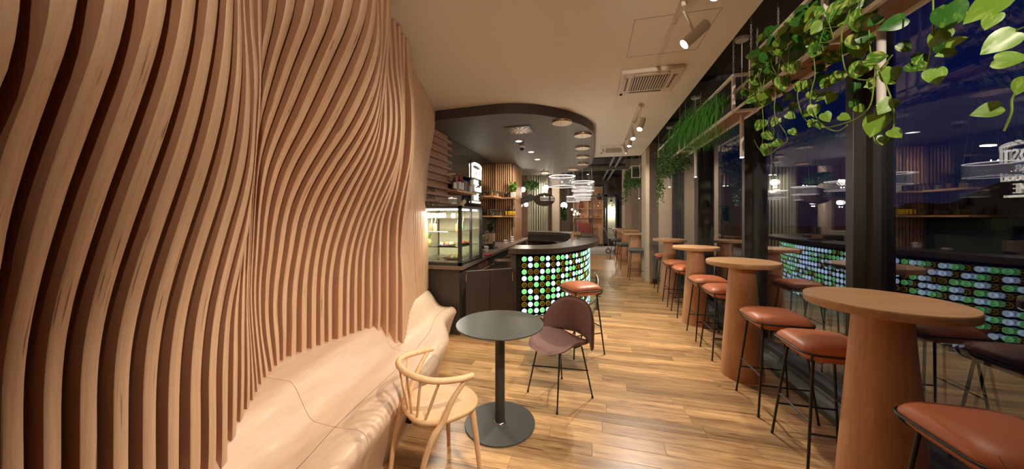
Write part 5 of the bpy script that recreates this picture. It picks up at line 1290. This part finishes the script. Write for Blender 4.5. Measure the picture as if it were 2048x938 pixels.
# big leaves read off the photograph: px, py of the leaf middle, half-length in px, plane x, roll, mesh
BIG = [(1698,12,24,1.25,.9,1),(1783,50,27,1.22,1.2,0),(1722,42,24,1.25,.1,1),(1747,44,15,1.22,.8,0),(1718,86,21,1.24,-.1,1),(1756,118,24,1.22,-1.2,1),(1718,143,20,1.22,.3,1),(1777,153,18,1.24,.2,2),
       (1674,157,15,1.24,.4,1),(1660,198,12,1.24,.5,2),(1770,214,20,1.20,.6,2),(1750,252,22,1.20,.2,2),(1792,268,14,1.20,-.6,2),(1765,281,10,1.20,.1,2),(1899,34,26,1.22,-.1,0),(1967,16,42,1.18,.9,2),(1981,44,17,1.18,.4,2),
       (1875,78,21,1.22,.5,2),(1915,82,21,1.20,-1.5,2),(1889,107,20,1.20,1.3,2),(1870,155,18,1.20,-.1,2),(1995,88,38,1.16,.9,2),(2022,118,34,1.16,-1.3,2),(1971,222,30,1.16,1.3,2),(2044,172,18,1.16,.3,2),(1690,100,16,1.24,.6,0),(1735,75,18,1.24,-.9,0),
       (1525,205,14,1.24,.9,1),(1530,130,15,1.26,.7,1),(1545,70,17,1.28,.1,0),(1508,198,18,1.22,1.1,1),(1565,168,15,1.23,0,1),(1600,92,15,1.22,.3,0),(1633,100,18,1.22,.4,1),(1608,38,22,1.24,-1.0,0),(1653,70,16,1.24,-.4,0),
       (1520,252,12,1.22,.3,1),(1550,245,10,1.22,.5,1),(1538,272,12,1.22,-.5,1),(1558,288,11,1.22,-.7,1),(1532,300,12,1.22,.1,1),(1587,265,9,1.22,-.5,1),(1582,232,10,1.22,-.8,2),(1627,222,12,1.22,.1,1),(1653,235,11,1.22,-.4,2),(1622,248,10,1.22,.6,1),
       (1640,252,8,1.22,.1,1),(1690,235,12,1.22,-.9,2),(1705,208,10,1.24,.6,0),(1720,218,10,1.24,-.6,2),(1735,172,8,1.22,1.2,2),(1650,170,14,1.24,.6,1),(1600,175,12,1.24,.2,1),(1626,192,11,1.23,-.2,1)]
for px, py, s, X, roll, kd in BIG:
    p, t_ = pix(px, py, X); sec = math.sqrt(1+((px-1024)/FP)**2); L = 2*s/FP*t_*1.05/math.sqrt(math.cos(roll)**2+(sec*math.sin(roll))**2)
    up = Vector((math.sin(roll)*-.0, 0, 1))
    o = add_leaf((p.x, p.y, p.z+L*.48*math.cos(roll)), L, rp.uniform(-.25,.25), roll, kd, rp.uniform(-.2,.05) or -.1)
    # shift sideways so that the leaf middle, not its stem end, sits on the point
    sh = L*.48*math.sin(roll); a = math.atan2(-p.x, p.y)
    o.location.x += sh*math.cos(a); o.location.y += sh*math.sin(a)
for pl in ([(1530,150),(1524,200),(1527,250),(1524,290)],[(1560,120),(1552,180),(1550,230),(1575,275),(1560,292),(1535,310),(1520,300),(1508,280)],[(1625,95),(1630,150),(1620,200),(1640,245),(1672,262),(1695,250)],
           [(1600,160),(1595,195),(1608,235),(1640,255),(1700,243),(1738,215),(1748,165),(1752,120)],[(1683,62),(1686,120),(1698,150),(1730,160),(1755,150),(1776,125)],[(1738,60),(1742,110),(1755,140),(1785,110)],
           [(1755,130),(1780,190),(1788,220),(1787,255),(1772,285),(1752,285),(1745,265)],[(1866,-20),(1866,60),(1862,100),(1852,146)],[(2070,45),(2030,62),(2005,72)],[(2060,110),(2050,160),(2025,195),(2023,225),(2008,262)],[(1700,20),(1685,60),(1680,100)]):
    vine([pix(a, b, 1.215)[0] for a, b in pl])
# dense growth in and over the tray
for i in range(150):
    y = rp.uniform(2.12,3.02) if i < 118 else rp.uniform(1.15,2.15)
    x = rp.choice([rp.uniform(1.20,1.30), rp.uniform(1.25,1.5)]); z = 2.50+rp.triangular(-.16,.40,.18)
    add_leaf((x, y, z), rp.uniform(.062,.098))
for i in range(26):   # hanging behind the frame, window side
    y = rp.uniform(1.6,3.0); add_leaf((rp.uniform(1.47,1.55), y, rp.uniform(2.25,2.65)), rp.uniform(.06,.09))
for i in range(22):
    y = rp.uniform(1.2,3.0); x = rp.uniform(1.22,1.5); z = 2.66
    vine([(x,y,z),(x+rp.uniform(-.06,.03),y+rp.uniform(-.08,.08),z+rp.uniform(.02,.08)),(1.225,y+rp.uniform(-.15,.15),2.62),(1.215,y+rp.uniform(-.2,.2),2.45)], .0022)

# ------------------------------------------------------------------ grassy plant
def strands(n, y0, y1, x0, x1, z, L, seed):
    r = random.Random(seed); m = MB()
    for k in range(n):
        y = r.uniform(y0,y1); x = r.uniform(x0,x1); a = r.uniform(0,6.283); sp = r.uniform(.03,.22); h = r.uniform(.03,.22); ln = L*r.uniform(.5,1.15)
        side = -1 if r.random() < .68 else 1
        dx = side*abs(math.cos(a))*sp*(1.35 if side < 0 else .9); dy = math.sin(a)*sp*1.2
        p0 = Vector((x,y,z)); p1 = p0+Vector((dx*.5,dy*.5,h)); p2 = p0+Vector((dx,dy,h*.8)); p3 = p0+Vector((dx*1.35,dy*1.3,h*.4-ln*.5)); p4 = p0+Vector((dx*1.45+r.uniform(-.02,.02),dy*1.4,h*.2-ln))
        w = r.uniform(.0026,.0046); P = [p0,p1,p2,p3,p4]; wv = Vector((math.sin(a+1)*w, math.cos(a+1)*w, w*.3)); vs = []
        for i, p in enumerate(P): q = 1-.2*i; vs += [p-wv*q, p+wv*q]
        m.add(vs, [(2*i,2*i+1,2*i+3,2*i+2) for i in range(4)])
    return m
grass = thing('grassy_plant', (1.36,4.12,2.52), 'bushy green grass like plant spilling over the middle planter', 'plant')
m = strands(1500, 3.78, 4.88, 1.27, 1.45, 2.60, .24, 4)
part('foliage', m, plain('grass_green', (.085,.33,.045), .45, vary=.7, bscale=18), grass, kind='stuff')
# ------------------------------------------------------------------ ivy
def ivy(name, y0, y1, x0, x1, z, n, label, seed, size=.034, trails=()):
    t = thing(name, ((x0+x1)/2,(y0+y1)/2,z), label, 'plant', 'small leaved ivy plants hanging along the window')
    r = random.Random(seed); m = MB(); sm = MB()
    def lf(p):
        a = r.uniform(0,6.283); d = Vector((math.cos(a),math.sin(a),r.uniform(-1.6,.2))).normalized(); s = size*r.uniform(.6,1.2)
        w = d.cross(Vector((r.uniform(-1,1),r.uniform(-1,1),.8))).normalized()*s*.48; q = d.cross(w).normalized()*s*.15
        m.add([p,p+d*s*.35+w,p+d*s,p+d*s*.35-w,p+d*s*.4+q],[(0,1,4),(1,2,4),(2,3,4),(3,0,4)])
    for k in range(n):
        y = r.uniform(y0,y1); u = r.random(); x = x0-.08+(x1-x0+.14)*r.random(); lf(Vector((x,y,z+r.triangular(-.30,.30,.03)*(1-.0*u))))
    for (ty, tx, ln) in trails:
        x, y, zz = tx, ty, z; P = [Vector((x,y,zz+.1))]
        while zz > z-ln:
            zz -= .03; x += r.uniform(-.012,.012); y += r.uniform(-.015,.015); P.append(Vector((x,y,zz)))
            for q in range(3): lf(Vector((x+r.uniform(-.025,.025),y+r.uniform(-.03,.03),zz+r.uniform(-.02,.02))))
        sm.tube(P, .0016, 5)
    part('foliage', m, plain('ivy_green', (.07,.19,.04), .45, vary=.6, bscale=14), t, kind='stuff')
    if trails: part('stems', sm, plain('ivy_stem', (.10,.10,.04), .7), t)
ivy('ivy_plant', 5.35, 6.7, 1.27, 1.45, 2.55, 2600, 'small leaved ivy spilling from the planter before the pillar', 5, .042, [(6.5,1.22,.50),(6.65,1.22,.78),(6.72,1.24,.62),(6.3,1.2,.45),(6.05,1.21,.5),(5.8,1.2,.35),(5.5,1.2,.38),(6.6,1.3,.7)])
ivy('ivy_plant', 8.8, 10.1, 1.0, 1.2, 2.62, 2200, 'small leaved ivy hanging beyond the pillar', 9, .05, [(9.0,.95,.5),(9.4,.93,.45),(9.9,.92,.6),(10.1,.95,.7)])

# ================================================================== the far room
# fluted cream column
fcx, fcy = -2.02, 12.0
t = thing('fluted_column', (fcx,fcy,0), 'big round cream column clad in upright flutes behind the bar', 'column')
m = MB(); m.lathe([(.36,0),(.36,3.4)], (fcx,fcy,0), 40); part('core', m, plain('olive_column_core', (.06,.06,.04), .8), t)
for k in range(26):
    a = 2*PI*k/26; m = MB(); m.cyl((fcx+.375*math.cos(a),fcy+.375*math.sin(a),0),(fcx+.375*math.cos(a),fcy+.375*math.sin(a),3.4),.030,n=8); part('flute', m, plain('cream_flute', (.46,.45,.32), .6), t)
m = MB(); m.box(-1.50,-1.22,12.2,12.6,0,3.75); m.box(-2.75,-2.60,10.9,11.2,0,3.75)
struct('wall_far_piers', m, WALLM)
# round mirror on a black arm
t = thing('round_mirror', (-1.15,8.4,1.9), 'round tilted mirror with a black paddle arm over the bar', 'mirror')
c = Vector((-1.33,9.05,2.02)); nv_ = Vector((.175,-1,-.03)).normalized(); u_ = nv_.cross(Vector((0,0,1))).normalized(); v_ = u_.cross(nv_)
def disc(m, c, nrm, ru, rv, th, n=40):
    vs = [c+u_*ru*math.cos(2*PI*k/n)+v_*rv*math.sin(2*PI*k/n)+nrm*th for k in range(n)]+[c+u_*ru*math.cos(2*PI*k/n)+v_*rv*math.sin(2*PI*k/n)-nrm*th for k in range(n)]
    m.add(vs, [tuple(range(n)), tuple(range(2*n-1,n-1,-1))]+[(k,n+k,n+(k+1)%n,(k+1)%n) for k in range(n)])
m = MB(); disc(m, c+nv_*.006, nv_, .285, .175, .004); part('mirror_glass', m, MIRR2, t)
m = MB(); disc(m, c, nv_, .30, .19, .008); part('mirror_frame', m, BLKM, t)
m = MB(); q = [c+u_*.24+v_*.10, c+u_*.42+v_*.17, c+u_*.72+v_*.02, c+u_*1.0-v_*.14, c+u_*.98-v_*.26, c+u_*.80-v_*.20, c+u_*.45-v_*.06, c+u_*.30-v_*.02]
n=len(q); nb=nv_*.012; off = nv_*-.02
sgn = 1
m.add([p+nb+off for p in q]+[p-nb+off for p in q], [tuple(range(n)), tuple(range(2*n-1,n-1,-1))]+[(k,n+k,n+(k+1)%n,(k+1)%n) for k in range(n)]); part('paddle_arm', m, BLKM, t)
m = MB(); m.cyl(c+u_*.6, (c.x, c.y+.02, 2.91), .007, n=6); m.cyl(c+Vector((0,.01,.17)), (c.x,c.y+.01,2.91), .004, n=6); part('rod', m, BLKM, t)
# globe lamps
GL = emis('opal_globe', (1,.93,.82), 7.0)
def globe(x, y, z, r, label, power=8):
    t = thing('globe_lamp', (x,y,z), label, 'lamp', 'opal globe lamps in the far room')
    m = MB(); m.sphere((x,y,z), r, 16, 10); part('globe', m, GL, t)
    m = MB(); m.cyl((x,y,z+r*.9),(x,y,z+r*1.35),r*.35,n=12); m.cyl((x,y,z+r*1.3),(x,y,3.70 if y > 10.5 else 2.905),.006,n=6); part('holder', m, BLKM, t)
    point('globe_light', (x,y,z-r-.05), power, WARM, .01)
def pxp(px, py, Yc):
    """point at camera depth Yc"""
    xc = (px-1024)/FP*Yc; z = 1.522+(434-py)/FP*Yc; return (xc*C_-Yc*S_, xc*S_+Yc*C_, z)
for px, py, Yc, r, lab, pw in ((1046,379,9.6,.075,'opal globe lamp beside the slatted oak column',14),(1092,375,11.5,.095,'opal globe lamp above the round mirror',18),(1052,409,11,.075,'low opal globe lamp left under the mirror arm',6),
                           (1041,411,9.9,.06,'opal globe lamp peeking past the beer bottles',4),(1128,411,15.6,.16,'opal globe lamp in front of the green plant wall',26),(1224,418,17.0,.15,'opal globe lamp behind the glass partition',22)):
    p = pxp(px, py, Yc); globe(p[0], p[1], p[2], r, lab, pw)
# cluster of little lamps
t = thing('bulb_cluster', pxp(1147,424,15.6), 'cluster of small bare bulbs in front of the far shelves', 'lamp')
for i, (px, py) in enumerate(((1144,419),(1150,423),(1155,427),(1148,429))):
    p = pxp(px, py, 15.6); m = MB(); m.sphere(p, .045, 10, 6); part('bulb', m, emis('bare_bulb', (1,.85,.6), 20), t)
    m = MB(); m.cyl(p, (p[0],p[1],3.7), .004, n=5); part('wire', m, BLKM, t)
point('cluster_light', pxp(1147,424,15.2), 30, WARM, .01)
# upright foliage beyond the bar
def bush(px, y0p, y1p, Yc, w, seed, label, n=500, size=.10):
    a = pxp(px, y1p, Yc); b = pxp(px, y0p, Yc); t = thing('leafy_plant', (a[0],a[1],a[2]), label, 'plant')
    m = leaf_cluster(n, a[0], a[1], (a[2]+b[2])/2-.0, w, .18, (b[2]-a[2])*.8, size, seed); m.v = [(x,y,min(max(z,a[2]),b[2])) for x,y,z in m.v]; pass
    s_ = MB()
    if Yc > 12: s_.cyl((a[0],a[1],0),(a[0],a[1],b[2]-.1),.02); part('stem', s_, BLKM, t)
    else: s_.cyl((a[0],a[1],a[2]+.1),(a[0],a[1],2.909),.006); part('hanging_cord', s_, BLKM, t)
    part('foliage', m, plain('deep_leaf', (.06,.15,.03), .5, vary=.5, bscale=10), t, kind='stuff')
bush(1121,414,452,15.0,.22,31,'tall upright green plant beside the far shelves', 700)
bush(1060,362,386,10.3,.26,33,'trailing dark green plant in front of the fluted column', 500, .08)
# glass partition with black frame
gp = MB()
for x0, x1 in ((-0.90,-0.84),(-0.02,0.02),(0.60,0.78),(1.17,1.25)): gp.box(x0,x1,17.35,17.45,0,3.75)
gp.box(-.9,1.25,17.35,17.45,2.60,2.68); gp.box(-.9,1.25,17.35,17.45,0,.10); gp.box(-.9,1.25,17.35,17.45,3.6,3.75)
d1 = struct('door_1', gp, BLKF)
m = MB()
for a, b in ((-.84,-.02),(.02,.60),(.78,1.17)): m.add([(a,17.4,.1),(b,17.4,.1),(b,17.4,3.6),(a,17.4,3.6)], [(0,1,2,3)])
part('pane', m, GLASSC, d1)
m = MB(); m.cyl((.69,17.31,.9),(.69,17.31,2.0),.03,n=10); part('door_handle', m, STEEL, d1)
m = MB(); m.box(.62,1.25,18.0,18.1,0,2.6); struct('wall_far_niche', m, plain('pale_green_wall', (.52,.52,.40), .8))
# wall shelving in the far room
t = thing('shelving_unit', (-.15,17.9,0), 'oak shelving and cabinets behind the far glass partition', 'shelving')
m = MB(); m.box(-1.0,.58,18.15,18.3,0,3.2); part('back_board', m, wood('far_oak', (.45,.22,.11), (.60,.32,.16), (2,12,12)), t)
for z in (1.05,1.50,2.0,2.45):
    m = MB(); m.box(-1.0,.58,17.8,18.15,z-.04,z); part('shelf', m, SHELFW, t)
for x in (-1.0,-.22,.56):
    m = MB(); m.box(x-.02,x+.02,17.8,18.15,0,2.45); part('upright', m, SHELFW, t)
for a, b in ((-.97,-.24),(-.20,.54)):
    m = MB(); m.bbox(a,b,17.74,17.8,.05,1.0,.004); dd = part('cabinet_door', m, SHELFW, t); m = MB(); m.box(a+.3,a+.42,17.72,17.74,.85,.87); part('handle', m, BLKM, dd)
for i, (x, z, w_, h_) in enumerate(((-.75,1.5,.12,.10),(-.5,1.5,.08,.08),(-.05,1.5,.16,.07),(.3,1.5,.07,.09),(-.6,2.0,.22,.28),(.1,2.0,.05,.25),(.35,2.45,.2,.35),(-.7,2.45,.25,.3),(-.4,1.05,.3,.05))):
    m = MB(); m.lathe([(w_/2*.7,0),(w_/2,h_*.4),(w_/2*.6,h_)], (x,17.92,z), 12)
    solo('decor_vase', m, plain('decor_%d'%(i%3), ((.04,.04,.045),(.35,.08,.04),(.55,.5,.45))[i%3], .5), (x,17.92,z), 'small vase or pot on the far shelves, %s counted from the bottom shelf' % ORD[i], 'vase', 'vases on the far shelves')
# red armchair
t = thing('red_armchair', (-.45,17.0,0), 'dark red armchair in front of the far cabinets', 'armchair')
m = MB(); m.bbox(-.85,-.05,16.5,17.1,.2,.48,.04); part('seat', m, plain('red_fabric', (.17,.03,.02), .8), t)
m = MB(); m.bbox(-.85,-.05,17.0,17.2,.4,1.22,.05); part('backrest', m, plain('red_fabric', (.17,.03,.02), .8), t)
for x in (-.9,-.08):
    m = MB(); m.bbox(x,x+.1,16.5,17.1,.3,.62,.03); part('armrest', m, plain('red_fabric', (.17,.03,.02), .8), t)
for x, y in ((-.8,16.55),(-.1,16.55),(-.8,17.05),(-.1,17.05)):
    m = MB(); m.cyl((x,y,0),(x,y,.21),.02); part('leg', m, BLKM, t)
# sofas and tables left of the aisle
def simple_table(x, y, label, w=.7, h=.76):
    t = thing('wooden_table', (x,y,0), label, 'table', 'wooden tables in the far room')
    m = MB(); m.bbox(x-w/2,x+w/2,y-w/2,y+w/2,h-.04,h,.004); part('table_top', m, OAKT, t)
    for sx in (-1,1):
        for sy in (-1,1): m = MB(); m.cyl((x+sx*w*.42,y+sy*w*.42,0),(x+sx*w*.42,y+sy*w*.42,h-.04),.025); part('leg', m, OAKT, t)
simple_table(-1.7,14.2,'wooden table in front of the green plant')
simple_table(-2.6,13.4,'wooden table behind the fluted column')
# trolley by the glass door
t = thing('hand_trolley', (.78,13.75,0), 'folding chrome and black trolley on two wheels by the glass door', 'trolley')
for s in (-1,1):
    cx = .80+s*.155; m = MB()
    for rr_, th, mt in ((.105,.02,BLKM),(.075,.022,STEEL)):
        pass
    m = MB(); pts = [(cx, 13.75+.095*math.cos(2*PI*k/24), .11+.095*math.sin(2*PI*k/24)) for k in range(24)]
    # wheels face the camera side
    pts = [(cx+.095*math.cos(2*PI*k/24), 13.75, .11+.095*math.sin(2*PI*k/24)) for k in range(24)]
    m.tube(pts, .018, 8, closed=True); wh = part('wheel', m, BLKM, t)
    m = MB(); pts = [(cx+.055*math.cos(2*PI*k/24), 13.75, .11+.055*math.sin(2*PI*k/24)) for k in range(24)]; m.tube(pts, .012, 6, closed=True); m.sphere((cx,13.75,.11),.02,8,6); part('wheel_hub', m, STEEL, wh)
    m = MB(); m.tube(smooth_path([(cx-.02,13.78,.12),(cx+.0,13.80,.5),(cx-.06,13.84,.85),(cx-.16,13.86,1.03),(cx-.30,13.86,1.04)],5), .013, 8); part('side_tube', m, CHROME if s < 0 else BLKM, t)
m = MB(); m.box(.70,.95,13.74,13.76,.09,.13); m.cyl((.64,13.86,.8),(.95,13.86,.75),.01); part('cross_bar', m, STEEL, t)
m = MB(); m.bbox(.62,.86,13.88,14.05,.35,.62,.02); part('bag', m, BLKM, t)
# ducts under the far ceiling
def duct(p0, p1, r, label, mat):
    m = MB(); m.cyl(p0, p1, r, n=20); solo('ceiling_duct', m, mat, tuple((Vector(p0)+Vector(p1))/2), label, 'duct', 'round ducts and pipes below the far dark ceiling')
DG = plain('grey_duct', (.16,.145,.13), .5)
duct((.75,8.7,3.48),(.55,17.3,3.48),.045,'thin grey pipe running away beside the pillar',DG)
duct((.92,8.7,3.44),(.78,17.3,3.44),.045,'second thin grey pipe parallel to the first',DG)
duct((.30,9.3,3.50),(-1.5,10.9,3.50),.20,'fat grey duct crossing above the last ring pendants',DG)
duct((-3.0,12.8,3.45),(1.2,12.8,3.45),.12,'grey duct crossing the far ceiling',DG)
for i in range(3): duct((-1.2-.25*i,10.6,3.35),(-.9-.25*i,17.0,3.35),.035,'slim conduit behind the canopy, %s from the mirror'%ORD[i],DG)
# brick feature and long sideboard behind the bar (seen mainly in the window)
m = MB(); m.bbox(-3.2,-2.6,9.9,10.8,.0,1.15,.01)
solo('sideboard', m, plain('cream_sideboard', (.5,.46,.36), .6), (-2.9,10.35,0), 'low cream sideboard behind the bar', 'sideboard')
# unseen spotlights added to brighten the far room
for (x, y, z, e_) in ((-.4,11.2,3.5,35),(-.2,15.2,3.5,90),(-2.2,10.9,3.3,30),(.98,17.75,2.3,14)):
    spot('far_spot', (x,y,z), (x-.2,y+(2.6 if y > 15 and y < 16 else .3),.8 if y > 15 else 0), e_, 120, .8, WARM, .08)
    t = thing('added_spotlight', (x,y,z), {11.2:'added spotlight above the aisle past the bar',15.2:'added spotlight above the far aisle',10.9:'added spotlight behind the canopy',17.75:'added spotlight behind the glass partition'}[y], 'spotlight')
    m = MB(); m.lathe([(.05,.01),(.05,.14)], (x,y,z), 14); part('lamp_body', m, BLKM, t)
    m = MB(); m.lathe([(.0001,.009),(.045,.009)], (x,y,z), 14, caps=False); part('bulb', m, LAMPW, t)
    m = MB(); m.cyl((x,y,z+.14),(x,y,3.75 if z > 3 else 3.0),.01,n=6); part('stem', m, BLKM, t)
m = MB(); m.bbox(1.33,1.42,7.72,7.78,.02,.12,.004)
solo('cable_box', m, BLKM, (1.37,7.75,.02), 'small black box on the floor against the cream pillar', 'box')
